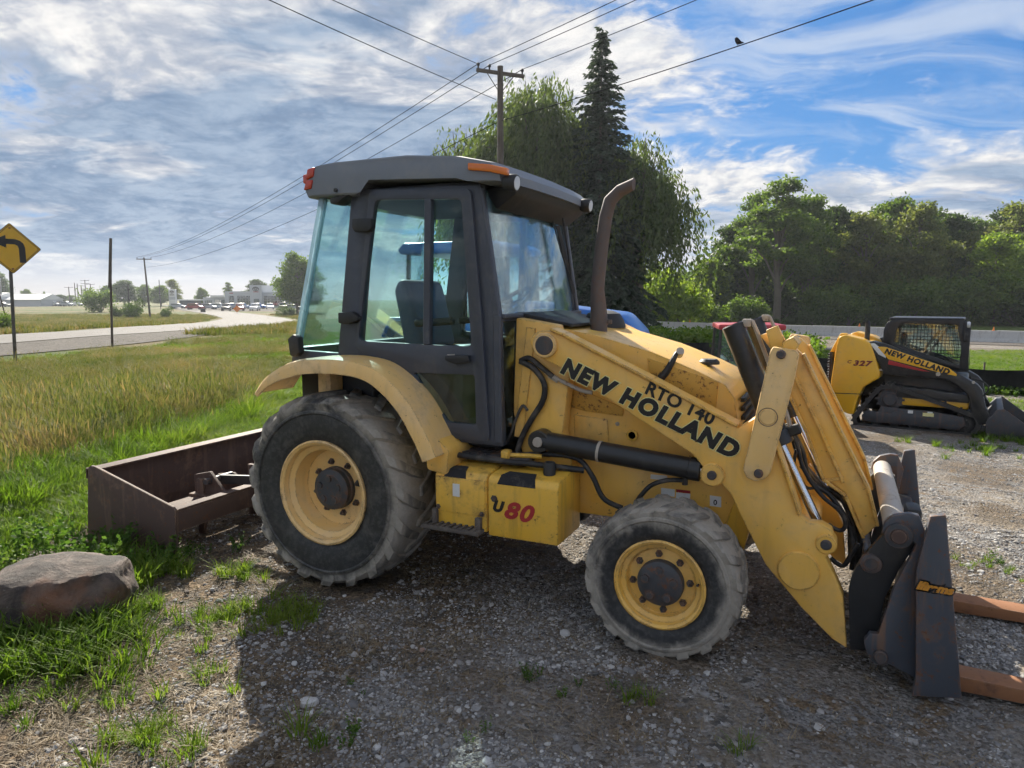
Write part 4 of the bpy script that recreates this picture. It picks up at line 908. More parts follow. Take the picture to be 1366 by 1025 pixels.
lp = [(2.332, 0.917)][0]; boss('pin_boss', lp, .062, -.655, -.55, YEL, bo); boss('pin', lp, .024, -.672, -.5, DKST, bo)
rp_ = [(2.889, 0.626)][0]; boss('pin_boss', rp_, .05, -.652, -.55, YEL, bo); boss('pin', rp_, .026, -.664, -.45, DKST, bo)
mirror(bo)
bm = nb(); cyl(bm, (cp[0], -.56, cp[1]), (cp[0], .56, cp[1]), .085, 24); part('boom_cross_tube', bm, YEL)
A0 = math.atan2(pv[1] - (pv[1] - .46), 1.0)
ta = [(1.501, 1.454), (2.416, 1.066)]; AN = math.atan2(-(ta[1][1] - ta[0][1]), ta[1][0] - ta[0][0])
mid_ = [(1.971, 1.251)][0]
for nm, mt, of, yy, ex in (('boom_lettering_edge', LETY, .0125, -.6425, .001), ('boom_lettering', LETTER, .0078, -.645, .001)):
    decal(nm, 'NEW HOLLAND', .122, mt, (mid_[0], yy, mid_[1]), AN, bo, shear=.12, extrude=ex, offset=of, spacing=1.20, sx=1.02)
rt = [(2.150, 1.279)][0]; decal('unit_number', 'RTO 140', .098, LETTER, (rt[0], -.6425, rt[1]), AN, bo, extrude=.001, offset=.003, spacing=1.05)
# dump link (outer strap)
bm = nb(); lk = [(2.592, 1.570), (2.605, 1.596), (2.710, 1.581), (2.725, 1.560), (2.710, 1.447), (2.621, 0.975), (2.594, 0.934), (2.552, 0.918), (2.509, 0.932), (2.489, 0.972), (2.498, 1.023)]; prism(bm, lk, -.70, -.655, .008); li = part('dump_link', bm, YELT)
for px in [(2.644, 1.561), (2.565, 0.962)]: boss('pin', px, .022, -.718, -.40, DKST, li)
px = [(2.596, 1.249)][0]; boss('cover_disc', px, .042, -.7035, -.69, YELT, li); mirror(li)
bm = nb(); lathe(bm, [(.0435, -.7005), (.0435, -.702), (.047, -.702), (.047, -.7005)], 28, 'y', (px[0], 0, px[1]), close=True); obj('disc_seam', bm, RUSTY, li)
# bucket lever (inner, long, ribbed)
bl = [(2.633, 1.414), (2.638, 1.559), (2.673, 1.588), (2.725, 1.543), (2.921, 1.150), (3.067, 0.861), (3.118, 0.680), (3.061, 0.608), (3.024, 0.718), (2.966, 0.829), (2.907, 0.874), (2.856, 0.904), (2.766, 1.146)]
bm = nb(); prism(bm, bl, -.405, -.345, .006); lv = part('bucket_lever', bm, YEL)
bm = nb()
for pts in ([(2.729, 1.543), (2.925, 1.151), (3.071, 0.862), (3.121, 0.680)], [(2.679, 1.455), (2.833, 1.151), (2.952, 0.887)], [(2.630, 1.414), (2.766, 1.134), (2.857, 0.896), (2.966, 0.821), (3.061, 0.608)]):
    for a, b in zip(pts, pts[1:]): bar(bm, (a[0], -.375, a[1]), (b[0], -.375, b[1]), .09, .016, .003)
a_, b_ = [(2.864, 0.885), (2.954, 0.915)]; bar(bm, (a_[0], -.40, a_[1]), (b_[0], -.40, b_[1]), .03, .02, .004)
obj('rib', bm, YEL, lv); mirror(lv)
bm = nb(); prism(bm, [(2.560, 1.672), (2.613, 1.696), (2.667, 1.592), (2.626, 1.560), (2.590, 1.559)], -.60, -.54, .005); prism(bm, [(2.525, 1.641), (2.557, 1.653), (2.610, 1.590), (2.590, 1.559)], -.52, -.46, .005); prism(bm, [(2.644, 1.614), (2.692, 1.645), (2.722, 1.608), (2.683, 1.547), (2.640, 1.561)], -.66, -.42, .005); sb_ = part('link_stop', bm, YEL)
# hydraulic cylinders
def ram(name, a, g, e, rb, rr, par=T, ring=None):
    bm = nb(); cyl(bm, a, g, rb, 24, .006); d = (Vector(g) - Vector(a)).normalized(); cyl(bm, Vector(g) - d * .05, Vector(g) + d * .012, rb * 1.06, 24, .004); c = obj(name, bm, BLK, par)
    bm = nb(); cyl(bm, Vector(g), e, rr, 16); obj('rod', bm, CHROME, c); return c
lc = [(1.348, 1.004), (2.254, 0.925), (2.324, 0.908)]
for s in (-1, 1):
    c = ram('lift_cylinder', (lc[0][0], s * .60, lc[0][1]), (lc[1][0], s * .60, lc[1][1]), (lc[2][0], s * .60, lc[2][1]), .058, .025)
    bm = nb(); lathe(bm, [(.001, -.05), (.06, -.05), (.066, -.044), (.066, .044), (.06, .05), (.001, .05)], 24, 'y', (lc[0][0], s * .60, lc[0][1])); obj('end_eye', bm, BLK, c)
    bm = nb(); lathe(bm, [(.001, -.066), (.026, -.066), (.03, -.06), (.03, .06), (.001, .06)], 20, 'y', (lc[0][0], s * .60, lc[0][1])); obj('pin', bm, GRST, c)
    d = (Vector((lc[1][0], 0, lc[1][1])) - Vector((lc[0][0], 0, lc[0][1]))).normalized(); q = Vector((lc[0][0], s * .60, lc[0][1])) + d * .35
    bm = nb(); cyl(bm, q, q + d * .016, .0605, 24); obj('band', bm, GRST, c)
bc = [(2.382, 1.693), (2.641, 1.094), (2.895, 0.579)]
for s in (-1, 1):
    c = ram('bucket_cylinder', (bc[0][0], s * .48, bc[0][1]), (bc[1][0], s * .48, bc[1][1]), (bc[2][0], s * .48, bc[2][1]), .058, .024)
    d = (Vector((bc[1][0], 0, bc[1][1])) - Vector((bc[0][0], 0, bc[0][1]))).normalized(); nrm = Vector((-d.z, 0, d.x)); nrm = nrm if nrm.x > 0 else -nrm
    q = Vector((bc[0][0], s * .48, bc[0][1]))
    bm = nb(); tube(bm, [q + d * .03 + nrm * .05, q + d * .02 + nrm * .085, q + d * .07 + nrm * .10, q + d * .5 + nrm * .085, q + d * .62 + nrm * .07], .011, 8, 3); box(bm, *[v for ax in range(3) for v in ((q + d * .02 + nrm * .07)[ax] - .02, (q + d * .02 + nrm * .07)[ax] + .02)], .004); obj('oil_line', bm, GRST, c)
    bm = nb(); g = Vector((bc[1][0], s * .48, bc[1][1])); cyl(bm, g - d * .06, g + d * .02, .068, 24, .005); bar(bm, g - d * .03, g - d * .03 + nrm * .12, .06, .05, .006); obj('gland', bm, BLK, c)
# hoses between the arms
def hose(pts, r=.011, mat=None, nm='hose'): bm = nb(); tube(bm, pts, r, 8, 6); return part(nm, bm, mat or HOSE, smooth=60)
def hp_(y, pts): return [(a, y, c) for a, c in pts]
hose(hp_(-.44, [(2.661, 1.160), (2.719, 1.086), (2.761, 0.950), (2.850, 0.821), (2.942, 0.745), (2.974, 0.677), (2.948, 0.642), (2.893, 0.666)]))
hose(hp_(-.40, [(2.668, 1.174), (2.748, 1.041), (2.792, 0.884), (2.896, 0.808), (2.988, 0.667), (3.018, 0.511)]), .013)
hose(hp_(-.36, [(2.686, 1.129), (2.734, 0.991), (2.828, 0.858), (2.947, 0.791), (3.020, 0.599), (3.016, 0.415)]), .012)
hose(hp_(-.42, [(2.720, 1.042), (2.717, 0.941), (2.776, 0.847), (2.830, 0.853)]), .008)
hose(hp_(-.30, [(2.748, 0.938), (2.865, 0.819), (2.977, 0.751), (3.045, 0.563), (3.048, 0.232)]), .02)
hose(hp_(-.52, [(2.913, 0.515), (2.973, 0.486), (3.013, 0.571), (3.034, 0.613)]), .012)
hose(hp_(-.57, [(1.199, 1.462), (1.286, 1.421), (1.352, 1.336), (1.344, 1.234), (1.277, 1.127), (1.219, 1.024), (1.180, 0.920)]), .018)
hose(hp_(-.57, [(1.199, 1.462), (1.257, 1.481), (1.333, 1.432), (1.408, 1.378)]), .016)
hose(hp_(-.565, [(1.397, 1.382), (1.471, 1.351), (1.576, 1.309), (1.644, 1.300)]), .012, GRST, 'steel_line')
bm = nb(); a, b = [(1.383, 1.390), (1.439, 1.358)]; cyl(bm, (a[0], -.565, a[1]), (b[0], -.565, b[1]), .018, 6); part('hose_fitting', bm, GRST)
hose(hp_(-.57, [(1.248, 1.170), (1.214, 1.195), (1.170, 1.111), (1.111, 0.969), (1.040, 0.925)]), .009)
hose(hp_(-.57, [(1.287, 1.137), (1.244, 1.062), (1.205, 0.977), (1.180, 0.902)]), .008, GRST, 'steel_line')
hose(hp_(-.60, [(1.194, 0.900), (1.386, 0.927), (1.571, 0.919), (1.662, 0.828), (1.731, 0.705), (1.841, 0.662)]), .016)
hose(hp_(-.58, [(2.173, 0.854), (2.084, 0.844), (2.002, 0.809), (1.945, 0.747), (1.912, 0.692)]), .013)
bm = nb(); a = [(2.184, 0.881)][0]; cyl(bm, (a[0], -.60, a[1] + .03), (a[0], -.60, a[1] - .045), .016, 10); part('hose_fitting', bm, BLK)
hose(hp_(-.50, [(1.284, 1.610), (1.364, 1.629), (1.481, 1.597), (1.596, 1.540)]), .014, YEL, 'yellow_line')
# safety labels on the side frame
def lab(pts, y, mat=LABEL, nm='safety_label'): bm = nb(); prism(bm, pts, y, y + .003); return part(nm, bm, mat, smooth=0)
lab([(1.969, 0.842), (2.062, 0.844), (2.063, 0.818), (1.969, 0.816)], -.4835); lab([(2.030, 0.771), (2.106, 0.771), (2.107, 0.729), (2.031, 0.728)], -.4835); lab([(2.115, 0.755), (2.193, 0.756), (2.191, 0.700), (2.112, 0.699)], -.4835)
lab([(2.114, 0.773), (2.192, 0.773), (2.193, 0.758), (2.115, 0.758)], -.4845, LETR); lab([(2.298, 0.760), (2.358, 0.759), (2.360, 0.701), (2.300, 0.702)], -.4835)
q = [(2.328, 0.723)][0]; decal('label_print', '0', .04, LETTER, (q[0], -.4842, q[1]), .05, T, extrude=.0003, offset=.001)

# ---------------------------------------------------------------- fork attachment on the boom
K = empty('fork_attachment', (3.2, 0, 0), 0, 'dark worn steel pallet fork carriage with tall end plates, hung on the yellow boom', 'fork attachment')
def kpart(name, bm, mat, par=None, smooth=35):
    me = finish(bm, mat, name, smooth); me.transform(Matrix.Translation((-3.2, 0, 0))); return link(bpy.data.objects.new(name, me), par or K)
def kmirror(o): return mirror(o)
ca_ = rnd([(3.023, 0.110), (3.000, 0.407), (3.012, 0.493), (3.050, 0.586), (3.152, 0.746), (3.213, 0.777), (3.270, 0.684), (3.210, 0.557), (3.156, 0.398), (3.140, 0.243), (3.107, 0.129)], .012)
bm = nb(); prism(bm, ca_, -.655, -.615, .005); cp1 = kpart('coupler_plate', bm, BLK); 
bm = nb(); q = [(3.089, 0.566)][0]; lathe(bm, [(.05, -.656), (.046, -.668), (.03, -.672), (.03, -.664), (.001, -.664)], 24, 'y', (q[0], 0, q[1])); kpart('coupler_bush', bm, DKST, cp1); kmirror(cp1)
ea = [(3.123, 0.733), (3.132, 0.785), (3.167, 0.826), (3.227, 0.845), (3.270, 0.840), (3.308, 0.749), (3.285, 0.584), (3.289, 0.329), (3.306, 0.054), (3.204, 0.094), (3.093, 0.130), (3.077, 0.191), (3.100, 0.234), (3.138, 0.238), (3.163, 0.360), (3.193, 0.495), (3.248, 0.643), (3.266, 0.707), (3.212, 0.746)]
bm = nb(); prism(bm, ea, -.705, -.665, .005); ep1 = kpart('ear_plate', bm, PLATE)
q = [(3.193, 0.735)][0]; bm = nb(); lathe(bm, [(.001, -.735), (.03, -.735), (.034, -.73), (.034, -.60), (.001, -.6)], 24, 'y', (q[0], 0, q[1])); kpart('hinge_pin', bm, RUSTY, ep1)
bm = nb(); lathe(bm, [(.062, -.704), (.058, -.718), (.036, -.722), (.036, -.70)], 24, 'y', (q[0], 0, q[1]), close=True); kpart('hinge_bush', bm, DKST, ep1)
q2 = [(3.151, 0.121)][0]; bm = nb(); q2 = [(3.153, 0.133)][0]; lathe(bm, [(.001, -.73), (.026, -.73), (.032, -.722), (.032, -.70), (.05, -.70), (.05, -.66), (.001, -.66)], 20, 'y', (q2[0], 0, q2[1])); kpart('hinge_pin', bm, DKST, ep1); kmirror(ep1)
bm = nb(); cyl(bm, (q[0] - .01, -.62, q[1] + .02), (q[0] - .01, .62, q[1] + .02), .052, 24); kpart('cross_tube', bm, GRST)
tp = [(3.299, 0.084), (3.268, 0.596), (3.307, 0.859), (3.367, 0.873), (3.483, 0.031), (3.287, -0.016)]
tp = [(a, max(c, -.005)) for a, c in tp]
bm = nb(); prism(bm, tp, -.765, -.725, .004); e1 = kpart('end_plate', bm, PLATE); kmirror(e1)
q = [(3.342, 0.530)][0]
for nm, mt, of, yy in (('logo_edge', LETTER, .010, -.7662), ('logo', LETO, .003, -.7675)):
    me = text_mesh('Ifirams', .052, mt, shear=.35, extrude=.0006, offset=of); me.transform(Matrix.Translation((q[0] - 3.2, yy, q[1])) @ Matrix.Rotation(.03, 4, 'Y') @ Matrix.Rotation(PI / 2, 4, 'X')); link(bpy.data.objects.new(nm, me), e1)
bm = nb(); box(bm, 3.30, 3.34, -.725, .725, .10, .42, .006); kpart('back_plate', bm, DKST)
bm = nb(); box(bm, 3.28, 3.36, -.725, .725, .50, .58, .008); kpart('upper_rail', bm, DKST)
bm = nb(); box(bm, 3.30, 3.40, -.725, .725, .02, .10, .008); kpart('lower_rail', bm, DKST)
bm = nb(); box(bm, 3.06, 3.10, -.60, .60, .15, .55, .006); kpart('coupler_back', bm, BLK)
bm = nb(); box(bm, 3.24, 3.31, -.45, -.30, .62, .80, .02); kpart('guard_block', bm, BLKM)
for y0, y1 in ((-.66, -.53), (.30, .44)):
    bm = nb(); prism(bm, [(3.39, .02), (3.39, .16), (3.44, .16), (3.445, .085), (3.9, .075), (4.55, .03), (4.55, .015), (3.45, .012)], y0, y1, .004)
    kpart('tine', bm, RUSTO)
# ---------------------------------------------------------------- box blade behind the tractor
Bx = empty('box_blade', (-1.7, 0, 0), 0, 'rusty brown steel box blade with open top behind the tractor', 'box blade')
def bpart(name, bm, mat, par=None):
    me = finish(bm, mat, name, 30); me.transform(Matrix.Translation((1.7, 0, 0))); return link(bpy.data.objects.new(name, me), par or Bx)
pts = [(-2.20, .0), (-2.13, .575), (-2.10, .592), (-2.06, .592), (-1.25, .385), (-1.225, .36), (-1.25, .0)]
for y0 in (-1.02, 1.0):
    bm = nb(); prism(bm, pts, y0, y0 + .022, .004); bpart('end_panel', bm, RUSTY)
bm = nb(); prism(bm, [(-2.18, .03), (-2.165, .03), (-2.14, .2), (-2.125, .545), (-2.15, .545), (-2.165, .2)], -1.0, 1.0, .002); bpart('moldboard', bm, RUSTY)
bm = nb(); box(bm, -2.19, -2.07, -1.0, 1.0, .548, .562, .003); box(bm, -2.19, -2.178, -1.0, 1.0, .48, .548, .002); bpart('top_flange', bm, RUSTY)
bm = nb(); box(bm, -1.32, -1.235, -1.0, 1.0, .345, .362, .003); box(bm, -1.25, -1.236, -1.0, 1.0, .20, .345, .002); box(bm, -1.32, -1.306, -1.0, 1.0, .20, .345, .002); bpart('front_beam', bm, RUSTY)
bm = nb(); box(bm, -1.62, -1.48, -1.0, 1.0, .16, .30, .006); bpart('ripper_beam', bm, RUSTY)
for y in (-.52, 0, .52):
    bm = nb(); prism(bm, [(-1.58, .0), (-1.53, .0), (-1.50, .12), (-1.51, .44), (-1.57, .44), (-1.57, .14)], y - .015, y + .015, .003); box(bm, -1.64, -1.46, y - .04, y + .04, .14, .32, .006); bpart('ripper_shank', bm, RUSTY)
bm = nb(); slab(bm, [(-1.25, -.50, .30), (-1.62, -.50, .28), (-1.62, -.50, .46), (-1.45, -.50, .50)], .03, .004); bpart('hitch_plate', bm, RUSTY)
bm = nb(); slab(bm, [(-1.25, .30, .30), (-1.62, .30, .28), (-1.60, .30, .42), (-1.42, .30, .45)], .03, .004); bpart('hitch_plate', bm, RUSTY)
bm = nb(); slab(bm, [(-1.25, -.30, .30), (-1.62, -.30, .28), (-1.60, -.30, .42), (-1.42, -.30, .45)], .03, .004); bpart('hitch_plate', bm, RUSTY)
bm = nb(); cyl(bm, (-1.45, -.56, .43), (-1.45, -.30, .43), .025, 12); bpart('hitch_pin', bm, DKST)
for s in (-1, 1):
    bm = nb(); bar(bm, (-.2, s * .30, .5), (-1.45, s * .42, .42), .03, .07, .004); bpart('lift_arm', bm, BLK)
bm = nb(); bar(bm, (-.42, 0, .9), (-1.48, 0, .50), .04, .04, .004); bpart('top_link', bm, BLK)
# ---------------------------------------------------------------- boulder and loose stones
def rock(name, loc, s, mat, seed, sub=4, rough=.22, flat=.0, par=None, label=None, cat=None, group=None, rz=0):
    bm = nb(); bmesh.ops.create_icosphere(bm, subdivisions=sub, radius=1); o3 = Vector((seed * 3.1, seed * 1.7, seed))
    for v in bm.verts:
        n = mnoise.fractal(v.co * 1.1 + o3, 1., 2., 5); n2 = mnoise.voronoi(v.co * 1.6 + o3)[0][0]
        v.co *= 1 + rough * n + .14 * (n2 - .4)
        c = v.co
        if c.z > flat and flat > 0: c.z = flat + (c.z - flat) * .25
        v.co = Vector((c.x * s[0], c.y * s[1], c.z * s[2]))
    o = link(bpy.data.objects.new(name, finish(bm, mat, name, 28)), par); o.location = loc; o.rotation_euler = (0, 0, rz); return tag(o, label, cat, group)
rock('boulder', (-1.12, -1.90, .10), (.37, .32, .33), BOULD, 4.3, 5, .16, .55, label='large brown boulder half hidden by grass at the yard edge', cat='boulder', rz=.5)
BRICKP = paint("reddish_stone", (.42,.27,.22), .85, (.3,.2,.16), .5, 0, 0, 0)
STN = [(0.80, -2.01, 0.045, STONEW, 'chalky white angular stone lying among the grey gravel'), (1.62, -0.90, 0.035, STONEW, 'pale round stone just behind the front wheel'), (0.49, -1.76, 0.018, STONEW, 'small pale stone at the edge of the grass patch'), (0.50, -1.98, 0.016, STONEW, 'small pale stone beside the grass tufts'), (1.00, -1.37, 0.018, BRICKP, 'small reddish stone on the gravel'), (0.18, -0.97, 0.014, STONEW, 'little grey stone below the rear wheel'), (0.91, -1.50, 0.014, STONEW, 'small white stone beside the reddish one'), (0.64, -1.07, 0.014, STONEW, 'small light stone between the wheels'), (1.72, -2.03, 0.025, STONEW, 'pale stone half sunk in the dirt track'), (-0.73, -1.37, 0.02, BOULD, 'brown stone lying on the bare dirt')]
for (x, y, s, mt, lb) in STN:
    rock('stone', (x, y, H(x, y) + s * .25), (s, s * .8, s * .6), mt, x * 7.7, 2, .3, .5, label=lb, cat='stone', group='loose stones in the gravel', rz=x * 5)

# ---------------------------------------------------------------- compact track loader
LA = R(-8.8)
LX, LY = 3.346, 9.948          # near rear foot of the right-hand track
# local frame: x forward along the machine, y to its left, z up; near track outer face at y = 0
Lz = H(LX + .8, LY + .6) - .015
L = empty('track_loader', (LX, LY, Lz), LA, 'yellow and black compact track loader parked beside the black silt fence', 'track loader')
def lpart(name, bm, mat, par=None, smooth=35): return obj(name, bm, mat, par or L, smooth)
tp_ = [(-.05, .0), (1.60, .0), (1.74, .06), (1.81, .20), (1.78, .34), (1.68, .42), (.60, .78), (.46, .82), (.30, .80), (.17, .70), (-.13, .25), (-.16, .12), (-.12, .03)]
def belt(y0, y1):
    P = smoothpath([(a, 0, c) for a, c in tp_ + tp_[:1]], 5)[:-1]; n = len(P); bm = nb(); rows = []
    for i, p in enumerate(P):
        t_ = (P[(i + 1) % n] - P[i - 1]).normalized(); nr = Vector((t_.z, 0, -t_.x))
        rows.append([bm.verts.new(Vector((q.x, y, q.z))) for q, y in ((p, y0), (p - nr * -.0, y1), (p - nr * .07, y1), (p - nr * .07, y0))])
    for i in range(n):
        A, B = rows[i], rows[(i + 1) % n]
        for j in range(4): bm.faces.new((A[j], A[(j + 1) % 4], B[(j + 1) % 4], B[j]))
    # tread bars
    acc = 0
    for i, p in enumerate(P):
        q = P[(i + 1) % n]; acc += (q - p).length
        if acc > .075:
            acc = 0; t_ = (q - p).normalized(); nr = Vector((t_.z, 0, -t_.x)); bar(bm, Vector((p.x, y0 - .004, p.z)) + nr * .008, Vector((p.x, y1 + .004, p.z)) + nr * .008, .035, .03)
    return bm
for y0 in (0., 1.32):
    tk = empty('track', (0, y0, 0), 0, parent=L)
    obj('belt', belt(0, .38), RUBT, tk, 40)
    bm = nb(); prism(bm, [(.0, .12), (1.50, .10), (1.60, .20), (1.56, .34), (.95, .40), (.60, .40), (.45, .30), (.05, .32), (-.02, .22)], .03, .12, .015); prism(bm, [(.20, .25), (.60, .30), (.60, .40), (.3, .42)], .035, .1, .01); obj('track_frame', bm, DKST, tk)
    for x, r in ((.22, .10), (.52, .10), (.82, .10), (1.12, .10), (1.40, .10)):
        bm = nb(); lathe(bm, [(.001, .05), (.03, .05), (.035, .06), (r * .7, .06), (r, .075), (r, .3), (.001, .3)], 20, 'y', (x, 0, .15)); obj('roller', bm, RUBT, tk)
    bm = nb(); lathe(bm, [(.001, .05), (.05, .05), (.06, .065), (.12, .07), (.17, .09), (.17, .3), (.001, .3)], 24, 'y', (1.58, 0, .22)); obj('idler', bm, RUBT, tk)
    bm = nb(); lathe(bm, [(.001, .03), (.10, .03), (.115, .045), (.13, .05), (.13, .07), (.20, .08), (.20, .12), (.001, .12)], 28, 'y', (.42, 0, .55))
    for k in range(14): a = 2 * PI * k / 14; bar(bm, (.42 + .17 * math.cos(a), .10, .55 + .17 * math.sin(a)), (.42 + .235 * math.cos(a), .10, .55 + .235 * math.sin(a)), .05, .035)
    obj('sprocket', bm, DKST, tk)
    if y0 == 0:
        bm = nb(); box(bm, 1.02, 1.10, .0265, .03, .33, .385); obj('label', bm, LABEL, tk)
        bm = nb(); box(bm, .72, .80, .0265, .03, .33, .385); obj('label', bm, WHITE, tk)
        bm = nb(); box(bm, .95, 1.12, .0255, .029, .30, .36); obj('label', bm, LETY, tk)
# engine cover (rear)
ec = [(-.50, 1.50), (-.46, 1.66), (-.36, 1.70), (-.05, 1.62), (.06, 1.56), (.16, 1.30), (.25, 1.02), (.24, .93), (.16, .88), (-.02, .74), (-.10, .50), (-.14, .24), (-.22, .235), (-.60, .36), (-.63, .44), (-.62, .62), (-.57, .66)]
bm = nb(); prism(bm, ec, -.06, .42, .035, 3); c1 = lpart('engine_cover', bm, YELN, smooth=40)
bm = nb(); prism(bm, ec, 1.28, 1.76, .035, 3); lpart('engine_cover', bm, YELN, smooth=40)
bm = nb(); prism(bm, [(-.60, .56), (-.62, 1.45), (-.52, 1.55), (.0, 1.55), (.1, .5), (-.5, .4)], .42, 1.28, .03); lpart('engine_bay', bm, YELN)
bm = nb()
for i in range(14): box(bm, -.70, -.60, .30, 1.40, .64 + i * .05, .665 + i * .05, .006)
box(bm, -.66, -.60, .28, 1.42, .60, 1.36, .01); lpart('rear_grille', bm, BLKM)
bm = nb(); prism(bm, [(-.62, 1.36), (-.46, 1.72), (-.34, 1.72), (-.40, 1.40)], .06, .20, .02); lpart('tower_top', bm, YELN)
bm = nb(); slab(bm, [(-.61, -.0625, .60), (-.02, -.0625, .62), (-.02, -.0625, .635), (-.61, -.0625, .615)], .004); obj('cover_seam', bm, LETTER, c1)
for x, z in ((-.30, 1.62), (.06, 1.05), (-.45, .58), (-.12, .60), (-.05, .92)):
    bm = nb(); lathe(bm, [(.016, -.058), (.016, -.066), (.001, -.066)], 12, 'y', (x, 0, z)); obj('bolt', bm, YELD, c1)
decal('model_number', 'C', .08, LETDR, (-.27, -.0615, 1.205), 0, c1, shear=.25, extrude=.0012, offset=.002, sx=1.2)
decal('model_number', '327', .13, LETDR, (-.06, -.0615, 1.185), 0, c1, shear=.25, extrude=.0012, offset=.006, sx=1.35, spacing=1.12)
bm = nb(); tube(bm, [(-.04, .30, 1.5), (-.04, .30, 1.86), (-.06, .30, 1.93)], .045, 16, 3); lpart('exhaust_pipe', bm, BLKM)
# body tub, boom
bm = nb(); box(bm, -.1, 1.58, .40, 1.30, .30, 1.0, .04); lpart('chassis', bm, BLK)
bm = nb(); box(bm, .55, 1.62, .10, .40, .46, .60, .02); lpart('track_guard', bm, YELN)
bm = nb(); prism(bm, [(.52, .60), (1.62, .58), (1.62, .72), (.52, .80)], .06, .40, .01); lpart('side_skirt', bm, BLK)
arm_ = [(-.02, 1.56), (.10, 1.60), (.30, 1.55), (1.36, 1.12), (1.50, 1.05), (1.72, .92), (1.80, .82), (1.86, .55), (1.94, .40), (1.92, .25), (1.78, .22), (1.66, .42), (1.60, .72), (1.45, .86), (1.25, .97), (.3, 1.0), (.22, 1.18), (.05, 1.38)]
for y0 in (-.005, 1.50):
    bm = nb(); prism(bm, arm_, y0, y0 + .20, .025); bo2 = lpart('boom', bm, BLK)
    if y0 < 0:
        bm = nb(); prism(bm, rnd([(.17, 1.50), (.30, 1.50), (1.30, 1.17), (1.41, 1.08), (1.42, 1.04), (1.20, 1.08), (.36, 1.28)], .02), -.012, .0, .002); obj('yellow_decal', bm, YELN, bo2)
        bm = nb(); prism(bm, [(.37, 1.265), (1.02, 1.095), (.90, 1.095), (.36, 1.19)], -.0115, .0, .001); obj('red_stripe', bm, LETR, bo2)
        bm = nb(); prism(bm, [(.05, 1.55), (.12, 1.56), (.30, 1.42), (.32, 1.30), (.20, 1.36), (.12, 1.46)], -.0115, .0, .001); obj('grey_stripe', bm, LABEL, bo2)
        aa = math.atan2(.27, .82); decal('boom_lettering', 'NEW HOLLAND', .128, LETTER, (.80, -.0135, 1.262), aa, bo2, shear=.1, extrude=.0012, offset=.0075, sx=1.0, spacing=1.18)
        for x, z, r in ((1.14, 1.06, .035), (1.66, .95, .025)):
            bm = nb(); lathe(bm, [(r, -.006), (r, -.022), (.001, -.024)], 16, 'y', (x, 0, z)); obj('pin', bm, GRST, bo2)
bm = nb(); tube(bm, [(.20, .02, 1.08), (.60, .02, 1.06), (1.18, .02, 1.04)], .018, 10); lpart('oil_line', bm, GRST)
bm = nb(); tube(bm, [(1.62, .02, 1.02), (1.78, .0, .98), (1.88, .0, .86), (1.80, .02, .70)], .012, 8, 5); lpart('hose', bm, HOSE)
# cab with side screen
cabp = [(.22, 1.36), (.22, 1.80), (.27, 1.93), (.40, 2.0), (1.38, 2.01), (1.47, 1.98), (1.52, 1.72), (1.58, 1.10), (1.20, 1.15)]
win = rnd([(.40, 1.55), (.42, 1.82), (.52, 1.91), (1.36, 1.91), (1.44, 1.50), (1.43, 1.20), (1.30, 1.24)], .04)
for y0 in (.34, 1.32):
    bm = nb(); plate(bm, rnd(cabp, .05), [win], y0, y0 + .05, .008); sp = lpart('cab_side', bm, BLK)
    bm = nb()
    for i in range(18): x = .42 + i * .056; zt = 1.905; zb = max(1.24, 1.58 - (x - .4) * .36); box(bm, x - .004, x + .004, y0 + .022, y0 + .030, zb, zt)
    for i in range(11): z = 1.27 + i * .06; x0 = .41 + max(0, (1.55 - z)) * 2.6; box(bm, x0, 1.43, y0 + .020, y0 + .028, z - .004, z + .004)
    sc = obj('safety_screen', bm, BLKM, sp); sc['kind'] = 'stuff'
    bm = nb(); prism(bm, win, y0 + .035, y0 + .039); obj('side_glass', bm, GLASSD, sp, 0)
bm = nb(); box(bm, .30, 1.46, .34, 1.37, 1.965, 2.02, .02); lpart('cab_roof', bm, BLK)
bm = nb(); slab(bm, [(1.50, .40, 1.98), (1.57, .40, 1.10), (1.57, 1.32, 1.10), (1.50, 1.32, 1.98)], .008); lpart('front_door_glass', bm, GLASSD, smooth=0)
bm = nb(); slab(bm, [(.225, .40, 1.42), (.225, 1.32, 1.42), (.26, 1.32, 1.92), (.26, .40, 1.92)], .008); lpart('rear_window', bm, GLASS, smooth=0)
bm = nb(); box(bm, 1.44, 1.56, .33, .38, 1.12, 1.95, .01); lpart('door_post', bm, BLKM)
bm = nb(); prism(bm, [(.45, 1.1), (.9, 1.1), (.95, 1.25), (.62, 1.30), (.55, 1.75), (.46, 1.75)], .66, 1.06, .04); lpart('seat', bm, INTB)
bm = nb(); bar(bm, (.78, .50, 1.30), (1.10, .50, 1.80), .05, .05, .01); bar(bm, (.90, .50, 1.30), (1.22, .52, 1.85), .04, .04, .01); lpart('lap_bar', bm, GRST)
bm = nb(); lathe(bm, [(.001, 0), (.05, 0), (.055, .03), (.045, .05), (.001, .05)], 14, 'x', (1.50, .34, 1.91)); lpart('work_lamp', bm, LENS)
bm = nb(); box(bm, 1.46, 1.52, .30, .35, 1.62, 1.80, .01); lpart('mirror', bm, BLKM)
# bucket
bk = [(1.92, .06), (1.88, .12), (1.90, .36), (2.02, .52), (2.10, .54), (2.12, .50), (2.02, .30), (2.08, .10), (2.75, .05), (2.75, .02), (2.0, .02)]
bm = nb(); prism(bm, bk, -.05, 1.75, .01); bkt = lpart('bucket', bm, DKST)
sidep = [(1.90, .07), (1.88, .3), (2.02, .52), (2.12, .54), (2.70, .10), (2.72, .03)]
for y0 in (-.075, 1.75):
    bm = nb(); prism(bm, sidep, y0, y0 + .025, .004); obj('side_plate', bm, DKST, bkt)

